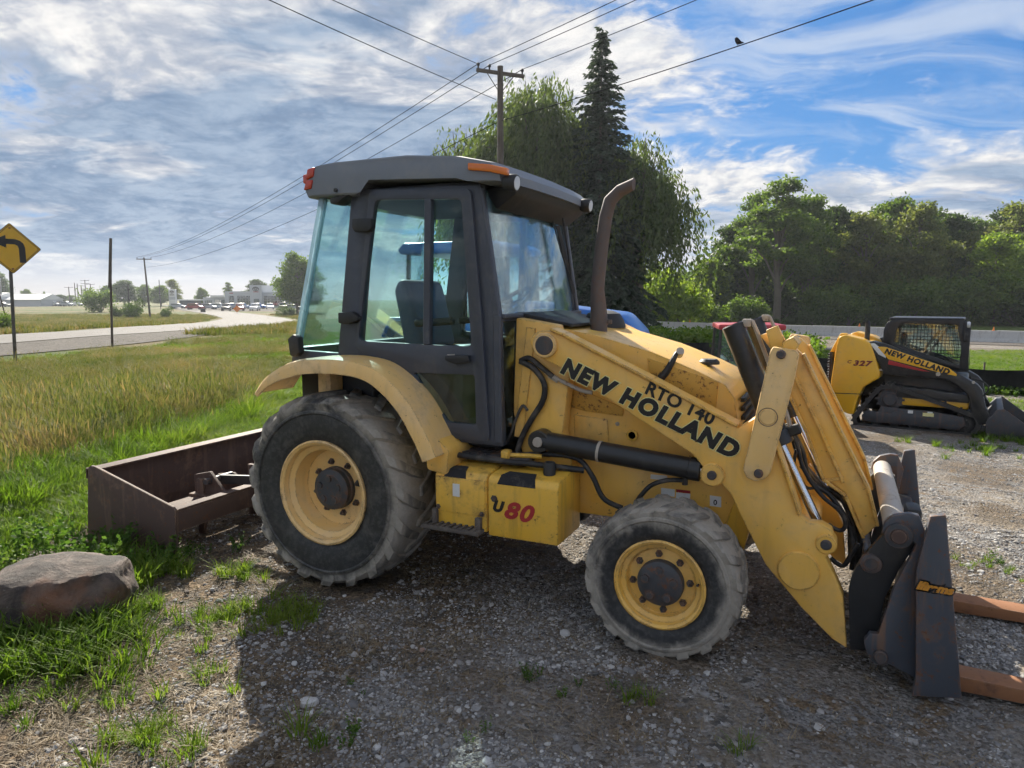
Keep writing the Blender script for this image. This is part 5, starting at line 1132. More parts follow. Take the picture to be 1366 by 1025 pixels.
# ---------------------------------------------------------------- trees
LF_D = leafmat('leaf_dark', (.035, .065, .018), (.075, .115, .03), .5); LF_M = leafmat('leaf_mid', (.06, .11, .022), (.145, .20, .045), .55)
LF_Y = leafmat('leaf_yellowgreen', (.11, .18, .03), (.25, .31, .06), .55); LF_W = leafmat('leaf_willow', (.06, .095, .028), (.14, .175, .065), .45); LF_S = leafmat('needle_spruce', (.028, .050, .032), (.060, .088, .052), .2)
LF_O = leafmat('leaf_olive', (.09, .12, .035), (.20, .21, .07), .55)
def cards(name, C, D, L, Wd, mat, r, bend=.0):
    """leaf-sized rhombs: centres C, axis D, length L, width Wd (numpy)"""
    n = len(C); D = D / np.linalg.norm(D, axis=1, keepdims=True); S = np.cross(D, r.normal(size=(n, 3))); S /= np.linalg.norm(S, axis=1, keepdims=True) + 1e-9
    N = np.cross(D, S); a = C - D * L[:, None] / 2; b = C + D * L[:, None] / 2 - N * (bend * L[:, None])
    V = np.stack([a, C + S * Wd[:, None] / 2, b, C - S * Wd[:, None] / 2], 1).reshape(-1, 3)
    me = bpy.data.meshes.new(name); me.vertices.add(4 * n); me.vertices.foreach_set('co', V.astype(np.float32).ravel())
    me.loops.add(4 * n); me.loops.foreach_set('vertex_index', np.arange(4 * n, dtype=np.int32)); me.polygons.add(n); me.polygons.foreach_set('loop_start', np.arange(0, 4 * n, 4, dtype=np.int32)); me.polygons.foreach_set('loop_total', np.full(n, 4, np.int32))
    me.materials.append(mat); me.update(calc_edges=True); return me
def unit(r, n): v = r.normal(size=(n, 3)); return v / np.linalg.norm(v, axis=1, keepdims=True)
def broadleaf(seed, h, rx, base, mat, nl=11, leaves=9000, leaf=.26, wind=.0):
    """unit meshes (trunk, crown) of a broad-leaved tree h tall, crown half-width rx, crown base height base"""
    r = np.random.default_rng(seed); lob = []
    for i in range(nl):
        f = (i + .5) / nl; z = base + (h - base) * (.12 + .80 * f); w = rx * (math.sin(PI * min(1, .18 + .80 * f)) ** .7) * .75; a = 2.4 * i + r.uniform(-.5, .5)
        q = w * r.uniform(.35, .95); lob.append((q * math.cos(a), q * math.sin(a), z, rx * r.uniform(.32, .52) * (1.05 - .45 * f)))
    lob.append((r.normal(0, .2), r.normal(0, .2), h - rx * .28, rx * .30)); lob = np.array(lob)
    wgt = lob[:, 3] ** 2; wgt /= wgt.sum(); ncl = leaves // 22; k = r.choice(len(lob), ncl, p=wgt)
    u = unit(r, ncl); u[:, 2] = np.where(u[:, 2] < -.3, -u[:, 2] * .4, u[:, 2])
    cc = lob[k, :3] + u * (lob[k, 3] * r.uniform(.55, 1.12, ncl))[:, None] * np.array([1, 1, .85])
    keep = r.random(ncl) < .86; cc = cc[keep]; m = len(cc)
    P = np.repeat(cc, 22, 0) + r.normal(size=(m * 22, 3)) * np.array([.36, .36, .24]) * (rx / 4.2)
    D = unit(r, len(P)); D[:, 2] -= .35; D[:, 0] += wind
    L = leaf * r.uniform(.6, 1.35, len(P)); crown = cards('crown', P, D, L, L * .55, mat, r, .1)
    bm = nb(); tr = h * .018; pts = [(0, 0, -.3), (.05, .02, h * .2), (r.normal(0, .15), r.normal(0, .15), h * .5), (r.normal(0, .25), r.normal(0, .25), h * .86)]; tube(bm, pts, [tr * 1.3, tr, tr * .7, tr * .2], 8)
    for x, y, z, q in lob:
        z0 = max(base * .7, z - .28 * h * r.uniform(.5, 1)); tube(bm, [(0, 0, z0), (x * .5, y * .5, z0 + (z - z0) * .65), (x, y, z)], [tr * .45, tr * .3, tr * .1], 5)
    return finish(bm, BARK, 'trunk', 40), crown
def plant(name, meshes, loc, s, rz, label, cat='tree', group=None, sz=None):
    o = empty(name, loc, rz, label, cat, group); o.scale = (s, s, sz or s)
    for nm, m in zip(('trunk', 'crown'), meshes): link(bpy.data.objects.new(nm, m), o)
    return o
def ztop(py, d): return CAM.z + (396.5 - py) / 938.6 * d
WOODK = [broadleaf(11, 15, 4.8, 3.2, LF_M, 16, 19000, .42), broadleaf(12, 15, 4.2, 2.2, LF_D, 16, 18000, .42), broadleaf(13, 14, 4.6, 2.2, LF_O, 16, 18000, .40), broadleaf(14, 13, 4.2, 1.2, LF_Y, 16, 18000, .38), broadleaf(15, 16, 3.6, 4.5, LF_M, 14, 13000, .36, .2)]
WOODK += [broadleaf(16, 12, 4.8, .9, LF_D, 16, 15000, .42), broadleaf(17, 12, 5.0, .7, LF_M, 16, 15000, .42)]
WH = [15, 15, 14, 13, 16, 12, 12]
def wtree(px, d, top, k, label, rz, wid=1., group='trees of the wood behind the barrier', name='broadleaf_tree'):
    x, y = at_px(px, d); z = H(x, y); h = ztop(top, d) - z; s = h / WH[k]; o = plant(name, WOODK[k], (x, y, z - .05), s * wid, rz, label, 'tree', group, s); return o
GEN = ['mid green leafy tree standing in the wood behind the concrete barrier', 'dark green dense tree standing in the wood behind the concrete barrier', 'olive green tree standing in the wood behind the concrete barrier', 'low yellow-green tree at the willow end of the wood', 'slim open crowned tree beside the tallest tree of the wood']
wtree(1034, 77, 243, 4, 'tallest leafy tree of the wood, with a bare straight trunk showing', .4, 1.35, None)
for i, (px, d, top, k, w) in enumerate(((1000, 84, 262, 4, 1.1), (1072, 83, 262, 0, .9), (1105, 86, 278, 1, 1.), (1148, 82, 285, 2, 1.05), (1186, 85, 266, 0, 1.), (1216, 80, 272, 2, .95), (1258, 86, 288, 1, 1.0), (968, 90, 303, 1, 1.), (945, 84, 345, 3, 1.1), (1285, 84, 310, 2, .9), (1350, 92, 272, 2, 1.05), (1395, 82, 275, 0, 1.1), (1440, 84, 268, 2, 1.1), (1165, 95, 280, 1, 1.1), (1060, 97, 275, 2, 1.1), (1130, 98, 290, 0, 1.1), (1235, 97, 283, 1, 1.1), (1285, 98, 292, 0, 1.1), (1330, 100, 282, 1, 1.1), (1010, 98, 285, 1, 1.1), (975, 99, 320, 2, 1.1), (915, 88, 370, 3, 1.0), (1480, 86, 270, 1, 1.1), (1420, 98, 280, 1, 1.1), (1195, 100, 285, 2, 1.1), (1100, 101, 290, 0, 1.1))):
    wtree(px, d, top, k, GEN[k], i * 1.7, w)
wtree(1322, 76, 312, 3, 'bright yellow-green tree at the front of the wood behind the track loader', 2.2, 1.15, None)
wtree(1376, 77, 318, 3, 'bright yellow-green bushy tree at the front edge of the wood', 4.0, 1.1, None)
def bush_meshes(seed, mat, h=2.2, rx=1.7, n=3600, leaf=.16):
    r = np.random.default_rng(seed); nl = 7; lob = np.array([(r.normal(0, rx * .4), r.normal(0, rx * .4), h * r.uniform(.3, .75), rx * r.uniform(.3, .5)) for _ in range(nl)])
    k = r.integers(0, nl, n // 12); u = unit(r, len(k)); cc = lob[k, :3] + u * (lob[k, 3] * r.uniform(.5, 1.1, len(k)))[:, None]; cc[:, 2] = np.abs(cc[:, 2])
    P = np.repeat(cc, 12, 0) + r.normal(size=(len(cc) * 12, 3)) * .16; P[:, 2] = np.abs(P[:, 2]); L = leaf * r.uniform(.6, 1.4, len(P)); c = cards('crown', P, unit(r, len(P)), L, L * .55, mat, r)
    bm = nb()
    for x, y, z, q in lob: tube(bm, [(0, 0, -.1), (x * .6, y * .6, z * .6), (x, y, z)], [.05, .03, .015], 5)
    return finish(bm, BARK, 'trunk', 40), c
BUSHK = [bush_meshes(31, LF_M), bush_meshes(32, LF_D), bush_meshes(33, LF_Y)]
r_ = random.Random(5)
for i in range(26):
    px = 845 + i * 23 + r_.uniform(-11, 11); d = r_.uniform(72, 82); x, y = at_px(px, d); k = r_.choice((0, 0, 1, 1, 2)); s = r_.uniform(.7, 1.1) * r_.choice((1, 1.4, 2.4))
    if 1005 < px < 1062: s *= .5
    plant('bush', BUSHK[k], (x, y, H(x, y) - .05), s, r_.uniform(0, 6), ('mid green', 'dark green', 'bright yellow-green')[k] + ' leafy bush along the foot of the wood behind the barrier', 'bush', 'bushes at the foot of the wood')
for i in range(26):
    px = 850 + i * 23 + r_.uniform(-6, 6); d = r_.uniform(86, 97); x, y = at_px(px, d); s = r_.uniform(1.8, 4.0)
    plant('bush', BUSHK[r_.choice((0, 1, 1))], (x, y, H(x, y) - .05), s, r_.uniform(0, 6), 'tall dark undergrowth bush between the trunks of the wood', 'bush', 'undergrowth of the wood')
for i, (px, d, s) in enumerate(((880, 62, 2.0), (905, 64, 1.7), (860, 60, 1.6))):
    x, y = at_px(px, d + 8); plant('bush', BUSHK[2], (x, y, H(x, y)), s * 1.3, i * 2., 'bushy green shrub between the willow and the wood', 'bush', 'shrubs beside the willow')
# spruce
def spruce(seed, h, rb):
    r = np.random.default_rng(seed); P = []; D = []; bm = nb(); tube(bm, [(0, 0, -.3), (0, 0, h * .5), (0, 0, h)], [.32, .18, .02], 8)
    z = 1.2
    while z < h - .1:
        f = z / h; rad_ = rb * (1 - f) ** .85 + .12; nbq = int(8 + 9 * (1 - f)); a0 = r.uniform(0, 6.28)
        for b in range(nbq):
            a = a0 + 2 * PI * b / nbq + r.normal(0, .18); ln = rad_ * r.uniform(.62, 1.18); dz = r.normal(0, .18); m = max(5, int(ln * 9))
            for s in range(m):
                t_ = (s + r.random()) / m; q = ln * t_; zz = z + dz + .25 * (1 - f) * math.sin(PI * t_) * .6 - .42 * ln * t_ ** 1.6 * (1.1 - f) + (.12 * t_ if f > .6 else 0)
                for w in (-1, 1, 0):
                    da = w * r.uniform(.4, 1.0); dl = np.array([math.cos(a + da), math.sin(a + da), -.30 - .35 * (w == 0) + r.normal(0, .15)])
                    P.append(np.array([q * math.cos(a), q * math.sin(a), zz]) + dl * .16 + r.normal(0, .05, 3)); D.append(dl)
        z += .30 + .22 * (1 - f)
    P = np.array(P); D = np.array(D); L = r.uniform(.42, .80, len(P)) * (1 - .45 * P[:, 2] / h); return finish(bm, BARK, 'trunk', 40), cards('crown', P, D, L, L * .36, LF_S, r, .12)
sx_, sy_ = at_px(797, 50); plant('spruce_tree', spruce(3, ztop(64, 50) - H(sx_, sy_), 4.6), (sx_, sy_, H(sx_, sy_)), 1, 0, 'tall dark conical spruce standing among the willows behind the cab', 'spruce')
# willows: arching limbs and hanging strands
def willow(seed, h, rx, nst=620, lean=.0, lo=.12):
    r = np.random.default_rng(seed); bm = nb(); tube(bm, [(0, 0, -.3), (.1, 0, h * .25), (0, .1, h * .45)], [.55, .42, .3], 8); tips = []
    for i in range(26):
        a = 2.4 * i + r.uniform(-.4, .4); f = r.uniform(.15, 1); q = rx * f * .9; zt = h * (1.0 - .38 * f ** 1.6) * r.uniform(.88, 1.02); p0 = Vector((0, 0, h * r.uniform(.25, .42))); p2 = Vector((q * math.cos(a) + lean * f, q * math.sin(a), zt)); p1 = p0.lerp(p2, .5) + Vector((0, 0, h * .12)); tube(bm, smoothpath([p0, p1, p2], 4), [.16, .02], 5)
        tips.append((p0, p1, p2))
    P = []; D = []
    for s in range(nst):
        p0, p1, p2 = tips[r.integers(0, len(tips))]; t_ = r.uniform(.45, 1.05); b = p0 * (1 - t_) ** 2 + p1 * 2 * t_ * (1 - t_) + p2 * t_ * t_; b = np.array(b) + r.normal(0, .55, 3) * np.array([1, 1, .5]); rr = math.hypot(b[0], b[1]) / rx
        ln = h * r.uniform(.12, .40) * (.6 + .7 * rr); ln = min(ln, b[2] - h * lo * r.uniform(.5, 1.5)); 
        if ln < .5: ln = .5
        out_ = np.array([b[0], b[1], 0]); out_ = out_ / (np.linalg.norm(out_) + .1); n = max(6, int(ln * 7))
        for i in range(n):
            f = i / n; pos = b + out_ * (ln * .22 * (1 - (1 - f) ** 2)) + np.array([.25 * ln * f * f, 0, 0]) + np.array([0, 0, .18 * math.sin(PI * min(1, f * 3)) - ln * f ** 1.15]) + r.normal(0, .10, 3)
            P.append(pos); D.append(np.array([out_[0] * .25 + r.normal(0, .45) + .15, out_[1] * .25 + r.normal(0, .45), -1.]))
    P = np.array(P); D = np.array(D); L = r.uniform(.26, .52, len(P)); return finish(bm, BARK, 'trunk', 40), cards('crown', P, D, L, L * .30, LF_W, r, .1)
for px, d, top, rx, seed, lb, nst in ((712, 53, 104, 5.6, 41, 'broad willow with hanging branches behind the utility pole', 1500), (850, 51, 182, 3.9, 42, 'lower willow drooping to the ground on the wood side of the spruce', 900), (618, 57, 168, 3.6, 43, 'small loose willow rising behind the tractor cab roof', 420), (770, 57, 150, 5.0, 44, 'willow filling the space directly behind the spruce', 1000)):
    x, y = at_px(px, d); h = ztop(top, d) - H(x, y); plant('willow_tree', willow(seed, h, rx, nst, 0, .06), (x, y, H(x, y)), 1, seed, lb, 'willow')
# far trees on the left, round the lots
for i, (px, d, top, k, w, lb) in enumerate(((398, 140, 338, 6, 1.0, 'olive green tree beside the showroom lot, half behind the cab'), (412, 144, 352, 6, 1.0, 'leafy tree tucked behind the cab glass by the showroom'), (345, 262, 373, 5, 1.3, 'round dark tree rising behind the showroom tower'), (308, 258, 377, 4, 1.2, 'thin open tree behind the showroom low wing'), (368, 262, 379, 6, 1.4, 'tree behind the showroom glass front'), (272, 250, 384, 6, 1.0, 'small round tree between the pylon sign and the showroom'), (233, 262, 373, 2, 1.3, 'tree right behind the white pylon sign'), (218, 250, 381, 6, 1.4, 'leafy tree next to the leaning utility pole'), (196, 260, 380, 6, 1.4, 'leafy tree beyond the bend of the road'), (170, 250, 374, 5, 1.5, 'largest dark tree beyond the bending road'), (151, 262, 381, 5, 1.4, 'dark tree left end of the far tree row'), (126, 300, 389, 5, 1.7, 'low dark tree behind the distant pole group'), (84, 310, 393, 5, 2.2, 'low hazy tree beyond the field cars'), (40, 300, 386, 6, 1.2, 'tree behind the long white barn roof'), (3, 260, 364, 5, 1.1, 'dark tree at the end of the long white barn'), (52, 310, 392, 5, 1.9, 'low tree behind the barn gable'), (100, 330, 394, 6, 2.2, 'small hazy tree behind the pole group'), (64, 280, 389, 4, .7, 'thin bare looking tree beside the barn'))):
    wtree(px, d, top, k, lb, i * 1.3, w, None)
for px, d, s, lb in ((137, 150, 2.4, 'bright green bush at the near side of the field road'), (178, 108, 1.3, 'dark low bush beside the leaning utility pole'), (160, 112, 1.0, 'small dark shrub in the meadow by the leaning pole'), (222, 112, .8, 'low shrub right of the leaning utility pole'), (384, 120, .9, 'small grey green shrub on the showroom lawn'), (6, 40, .55, 'weedy shrub at the foot of the small red and white sign')):
    x, y = at_px(px, d); plant('bush', BUSHK[0 if px in (137, 6) else 1], (x, y, H(x, y) - .05), s, px, lb, 'bush')

# ---------------------------------------------------------------- poles, wires, signs
def lerp3(a, b, f): return tuple(a[i] + (b[i] - a[i]) * f for i in range(3))
def pole(px, d, top, lean=(0, 0), arm=None, r=.15, label='', group=None, arms=1, armtilt=0.):
    x, y = at_px(px, d); z = H(x, y); h = ztop(top, d) - z; o = empty('utility_pole', (x, y, z), 0, label, 'utility pole', group)
    bm = nb(); tube(bm, [(-lean[0], -lean[1], -.5), (0, 0, h)], [r, r * .65], 10); obj('shaft', bm, POLEW, o)
    if arm:
        dx, dy = arm
        for k in range(arms):
            zz = h - .25 - k * 1.1; bm = nb(); bar(bm, (-dx, -dy, zz + armtilt), (dx, dy, zz - armtilt), .10, .13, .01); ca2 = obj('cross_arm', bm, POLEW, o)
            for f in (-.92, -.45, .92) if d < 60 else (-.9, .9):
                bm = nb(); lathe(bm, [(.03, 0), (.03, .10), (.06, .11), (.065, .17), (.035, .21), (.001, .22)], 10, 'z', (dx * f, dy * f, zz + .06 - armtilt * f)); obj('insulator', bm, BLKM, ca2)
            if d < 60:
                for s in (-1, 1): bm = nb(); bar(bm, (0, 0, zz - .75), (dx * .55 * s, dy * .55 * s, zz - .06 - armtilt * .55 * s), .03, .03); obj('brace', bm, GALV, ca2)
    return o, Vector((x, y, z + h))
mp, mtop = pole(668, 28, 105, (0, 0), (.85, .33), .17, 'near utility pole with a tilted cross arm behind the cab roof', None, 1, .14)
sp2, stop2 = pole(199, 111, 345, (-1.1, .4), (.9, .65), .16, 'leaning utility pole beside the bending road', None)
FP = 'distant utility pole far along the road'
for px, top, ar in ((97, 383, 1), (105, 378, None), (108.5, 379, None), (113.5, 381, 1), (119, 374, 2), (126, 379, 1)):
    pole(px, 264, top, (0, 0), (1.3, .8) if ar else None, .2, FP, 'distant utility poles', ar or 1)
for px, d, top, lb in ((151 + .5, 108, 380, 'plain short pole standing by the meadow bushes'), (213, 190, 374, 'slim light mast beside the white pylon sign')):
    x, y = at_px(px + 24 if d < 150 else px + 4, d); z = H(x, y); bm = nb(); tube(bm, [(0, 0, -.3), (0, 0, ztop(top, d) - z)], .09, 8); o = obj('lamp_mast', bm, GALV); o.location = (x, y, z); tag(o, lb, 'mast')
# thin dark pole in the verge: stub with a longer pole lashed to it
x, y = at_px(149, 26.5); z = H(x, y); o = empty('marker_pole', (x, y, z), 0, 'thin dark leaning pole standing alone in the roadside grass', 'pole')
bm = nb(); tube(bm, [(0, 0, -.2), (.10, .06, 2.6)], [.045, .04], 8); obj('lower_shaft', bm, POLEW, o)
bm = nb(); tube(bm, [(.06, .03, 2.2), (.20, .10, ztop(320, 26.5) - z)], [.06, .05], 8); obj('upper_shaft', bm, POLEW, o)
def wire(a, b, sag, label, r=.012, n=18):
    bm = nb(); P = []
    for i in range(n + 1): f = i / n; q = Vector(lerp3(a, b, f)); q.z -= 4 * sag * f * (1 - f); P.append(q)
    tube(bm, P, r, 5, cap=False); o = obj('overhead_wire', bm, WIREM); return tag(o, label, 'wire', 'overhead wires'), P
adir = Vector((85.2, -51.1, 0)).normalized()
WL = 'overhead wire running from the near utility pole out over the yard'
WL2 = 'overhead wire running from the near utility pole to the leaning pole'
nxt = mtop + adir * 46
for f, up in ((-.92, .16), (-.45, .10), (.92, -.08)):
    a = Vector((mtop.x + .85 * f, mtop.y + .33 * f, mtop.z + up - .05)); b = Vector((nxt.x + .5 * f, nxt.y + .9 * f, 10.6 + up)); wire(a, b, .5, WL)
    b = Vector((stop2.x + .9 * f, stop2.y + .65 * f, stop2.z + .05)); wire(a, b, 1.2, WL2, .014)
lowa = Vector((mtop.x, mtop.y, ztop(172, 28))); bo_, BP = wire(lowa, Vector((nxt.x, nxt.y - 1, 9.1)), .8, 'lower overhead wire with a small dark bird perched on it', .014); bo_['label'] = 'lower overhead wire with a small dark bird perched on it'
del bo_['group']
bo_ = wire(lowa, Vector((stop2.x, stop2.y, stop2.z - 1.5)), 1.2, 'lower overhead wire from the near utility pole towards the leaning pole', .014)[0]; del bo_['group']
for f, e in ((-.92, (-13.5, -14, 10.2)), (-.2, (-10.5, -9., 8.9))):
    a = Vector((mtop.x + .85 * f, mtop.y + .33 * f, mtop.z + (.1 if f < -.5 else -1.2))); o = wire(a, Vector(e) + Vector((0, 0, 0)), .3, 'overhead wire crossing high above the cab towards the field')[0]; o['group'] = 'wires over the cab'
# bird
def cam_px(P):
    d = Vector(P) - CAM; f = Vector((FWD[0] * math.cos(PITCH), FWD[1] * math.cos(PITCH), -math.sin(PITCH))); r0 = Vector((RGT[0], RGT[1], 0)); u0 = r0.cross(f); return 683 + 938.6 * d.dot(r0) / d.dot(f), 512.5 - 938.6 * d.dot(u0) / d.dot(f)
bp = None
for i in range(len(BP) - 1):
    if (BP[i] - CAM).dot(Vector((FWD[0], FWD[1], 0))) < 3: continue
    for k in range(20):
        q = BP[i].lerp(BP[i + 1], k / 20)
        if bp is None or abs(cam_px(q)[0] - 985) < abs(cam_px(bp)[0] - 985): bp = q
br = empty('bird', (bp.x, bp.y, bp.z), 2.2, 'small dark bird perched on the lower overhead wire', 'bird')
bm = nb(); tube(bm, [(-.26, 0, .0), (-.10, 0, .05), (.0, 0, .10), (.07, 0, .17), (.10, 0, .215), (.14, 0, .215), (.175, 0, .205)], [.012, .035, .062, .055, .035, .030, .004], 10, 0); obj('body', bm, WIREM, br, 60)
bm = nb(); slab(bm, [(.05, .055, .15), (-.10, .06, .06), (-.20, .035, .03), (-.05, .06, .10)], .012); obj('wing', bm, WIREM, br)
bm = nb(); slab(bm, [(.05, -.055, .15), (-.10, -.06, .06), (-.20, -.035, .03), (-.05, -.06, .10)], .012); obj('wing', bm, WIREM, br)
bm = nb(); tube(bm, [(0, .02, .06), (0, .02, 0)], .006, 5); tube(bm, [(0, -.02, .06), (0, -.02, 0)], .006, 5); obj('legs', bm, WIREM, br)
# curve warning sign, facing the camera side of the road
sx, sy = at_px(18, 18.4); sz = H(sx, sy); S = empty('curve_sign', (sx, sy, sz), math.atan2(sy - CAM.y, sx - CAM.x) - PI / 2 + .06, 'yellow diamond road sign with a black left curve arrow', 'sign')
SGY, t = newmat('sign_yellow'); n = t.noise(gpos(t), 6, 5); out(t, bsdf(t, t.mix(n, (.60, .34, .015), (.72, .42, .03)), .45))
hc = ztop(333, 18.4) - sz
bm = nb(); box(bm, -.04, .04, .0, .04, -.3, hc - .1, .006); o = obj('post', bm, GALV, S); o.rotation_euler = (0, R(1.6), 0)
dia = rnd([(0, .655), (.655, 0), (0, -.655), (-.655, 0)], .05)
for nm, k, y0, mt in (('panel', 1., -.016, LETTER), ('face', .965, -.020, SGY), ('border', .925, -.0225, LETTER), ('field', .895, -.025, SGY)):
    bm = nb(); prism(bm, [(a * k + .12, c * k + hc) for a, c in dia], y0, y0 + .006); obj(nm, bm, mt, S, 0)
ar = [(.16, -.36), (.30, -.36), (.30, .02), (.27, .13), (.20, .20), (.10, .24), (-.10, .245), (-.10, .34), (-.42, .175), (-.10, .01), (-.10, .11), (.08, .105), (.14, .07), (.16, .0)]
bm = nb(); prism(bm, [(a + .12, c + hc) for a, c in ar], -.0275, -.021); obj('arrow', bm, LETTER, S, 0)
for zz in (.52, -.52):
    bm = nb(); lathe(bm, [(.028, -.025), (.02, -.036), (.001, -.037)], 10, 'y', (.12, 0, hc + zz)); obj('bolt', bm, RUSTO, S)
# small red and white sign at the field edge and two little signs by the showroom
def smallsign(name, px, d, top, w, h, m1, label, lean=0.):
    x, y = at_px(px, d); z = H(x, y); zt = ztop(top, d) - z; o = empty(name, (x, y, z), math.atan2(y - CAM.y, x - CAM.x) - PI / 2, label, 'sign')
    bm = nb(); tube(bm, [(lean, .03, -.2), (0, .03, zt)], .04, 6); obj('post', bm, POLEW, o)
    bm = nb(); box(bm, -w / 2, w / 2, -.02, 0, zt - h, zt, .01); obj('panel', bm, m1, o)
    bm = nb(); box(bm, -w / 2 + w * .12, w / 2 - w * .12, -.026, -.02, zt - h * .62, zt - h * .2); obj('print', bm, LETR if m1 is LABEL else LETTER, o)
smallsign('notice_sign', 1, 44, 372, .55, 1.0, LABEL, 'small white sign with a red band on a leaning post', .5)
smallsign('notice_sign', 273, 150, 411.5, 1., 1., GALV, 'small grey road sign at the bend below the showroom')
x, y = at_px(318, 140); z = H(x, y); o = empty('work_sign', (x, y, z), math.atan2(y - CAM.y, x - CAM.x) - PI / 2, 'small orange diamond road work sign by the showroom lawn', 'sign')
ORG, t = newmat('sign_orange'); out(t, bsdf(t, (.75, .22, .02), .5)); zt = ztop(412, 140) - z
bm = nb(); box(bm, -.04, .04, 0, .05, -.1, zt); obj('post', bm, GALV, o)
bm = nb(); prism(bm, [(0, zt - .7), (.7, zt), (0, zt + .7), (-.7, zt)], -.02, 0); obj('panel', bm, ORG, o)
# ---------------------------------------------------------------- concrete barrier, cones, silt fence
jb = [(-.30, 0), (.30, 0), (.30, .08), (.16, .30), (.09, .81), (-.09, .81), (-.16, .30), (-.30, .08)]
bm = nb(); prism(bm, jb, -1.50, 1.50, .012, 1); 
for v in bm.verts: v.co.x, v.co.y = v.co.y, v.co.x
jme = finish(bm, CONC, 'concrete_barrier', 30)
pts_ = smoothpath([(*at_px(px, d), 0) for px, d in ((830, 67.5), (850, 66), (948, 60.7), (1366, 45.7), (1560, 40))], 24)
arc = [0.]
for a, b in zip(pts_, pts_[1:]): arc.append(arc[-1] + (b - a).length)
def on_arc(q):
    i = min(max(int(np.searchsorted(arc, q)) - 1, 0), len(pts_) - 2); return pts_[i].lerp(pts_[i + 1], (q - arc[i]) / (arc[i + 1] - arc[i]))
for k in range(int(arc[-1] // 3.0)):
    a, b = on_arc(3.0 * k), on_arc(3.0 * k + 3.0); c = (a + b) / 2; o = link(bpy.data.objects.new('concrete_barrier', jme)); o.location = (c.x, c.y, H(c.x, c.y) - .01); o.rotation_euler = (0, 0, math.atan2((b - a).y, (b - a).x)); o.scale = ((b - a).length / 3.0 * .998, 1, 1)
    tag(o, 'grey concrete barrier segment lining the highway in front of the wood', 'barrier', 'concrete barriers along the highway')
bm = nb(); lathe(bm, [(.001, .26), (.02, .26), (.06, .03), (.001, .03)], 12, 'z'); box(bm, -.07, .07, -.07, .07, 0, .03, .004); cme = finish(bm, ORG, 'traffic_marker', 40)
for px in (1327, 1147, 920):
    best = min((on_arc(arc[-1] * k / 400) for k in range(400)), key=lambda p: abs(cam_px((p.x, p.y, 0))[0] - px)); o = link(bpy.data.objects.new('traffic_marker', cme)); o.location = (best.x, best.y, H(best.x, best.y) + .79); tag(o, 'small orange cone marker standing on top of the concrete barrier', 'marker', 'orange markers on the barrier')
F = empty('silt_fence', (2.1, 19.3, 0), 0, 'low black fabric silt fence running behind the track loader', 'fence')
fpx = smoothpath([(-14, 31.5, 0), (-2.37, 25.0, 0), (2.1, 19.3, 0), (7.2, 17.2, 0), (14, 14.5, 0)], 14); bm = nb(); rows = []
for i, p in enumerate(fpx):
    z = H(p.x, p.y); w = .06 * math.sin(i * 1.3); rows.append([bm.verts.new((p.x - 2.1 + w * k * .5, p.y - 19.3 + w * k + .03 * math.sin(i * 2.7 + k * 5), z - .03 + (.66 + .05 * math.sin(i * .9)) * k)) for k in (0, .25, .5, .75, 1)])
for A, B in zip(rows, rows[1:]):
    for j in range(4): bm.faces.new((A[j], A[j + 1], B[j + 1], B[j]))
bmesh.ops.solidify(bm, geom=bm.faces[:], thickness=.008); obj('fabric', bm, FENCEB, F, 60)
for i in range(0, len(fpx), 4):
    p = fpx[i]; bm = nb(); z = H(p.x, p.y); box(bm, p.x - 2.12, p.x - 2.08, p.y - 19.22, p.y - 19.18, z - .2, z + .78); obj('stake', bm, POLEW, F)
# weeds along the fence and verge
def fweeds():
    r = np.random.default_rng(15); xs = []; ys = []
    for i in range(420):
        f = r.random() ** .8; x = -6 + 8 * f; y = np.interp(x, SILT[:, 0], SILT[:, 1]) + r.uniform(.5, 5); xs.append(x); ys.append(y)
    for i in range(60): x = r.uniform(4, 9); xs.append(x); ys.append(np.interp(x, SILT[:, 0], SILT[:, 1]) - r.uniform(.1, .7))
    xs, ys = np.array(xs), np.array(ys); src = [weed_clump('verge_weed_kind', 14, 1.1, GR_L, 200 + s, .13) for s in range(3)] + [weed_clump('low_weed_kind', 9, .25, WEED, 210 + s, .05) for s in range(2)]
    idx = np.where(np.arange(len(xs)) < 420, r.integers(0, 3, len(xs)), r.integers(3, 5, len(xs)))
    scatter('verge_weeds', lay(xs, ys, .02), r.uniform(0, 6.28, len(xs)), r.uniform(.6, 1.15, len(xs)), src, idx); tag(bpy.data.objects['verge_weeds'], 'tall bright green weeds along the black silt fence', 'weeds')
fweeds()
# ---------------------------------------------------------------- showroom, pylon, barn, cars
SHW, t = newmat('showroom_panel'); n = t.noise(gpos(t), .3, 4); out(t, bsdf(t, t.mix(n, (.46, .48, .50), (.58, .59, .60)), .5))
def px_local(o_px, d, px): return (px - o_px) / 938.6 * d
DD = 215.; dx_, dy_ = at_px(340, DD); dz_ = H(dx_, dy_)
D = empty('car_showroom', (dx_, dy_, dz_), -YAW, 'low grey car showroom with glass front and a raised entrance tower', 'building')
def dpart(name, bm, mat, par=None): return obj(name, bm, mat, par or D, 30)
def zz_(py): return ztop(py, DD) - dz_
def lx(px): return px_local(340, DD, px)
bm = nb(); box(bm, lx(303), lx(338.5), 0, 14, -.3, zz_(389)); dpart('wall', bm, SHW)
bm = nb(); box(bm, lx(338), lx(353.5), -1.2, 13, -.3, zz_(381)); tw = dpart('entrance_tower', bm, SHW)
bm = nb(); box(bm, lx(353), lx(392), .02, 14, -.3, zz_(390.5)); dpart('wall', bm, SHW)
bm = nb(); box(bm, lx(272), lx(303.4), 1.0, 14, -.3, zz_(397)); dpart('wall', bm, SHW)
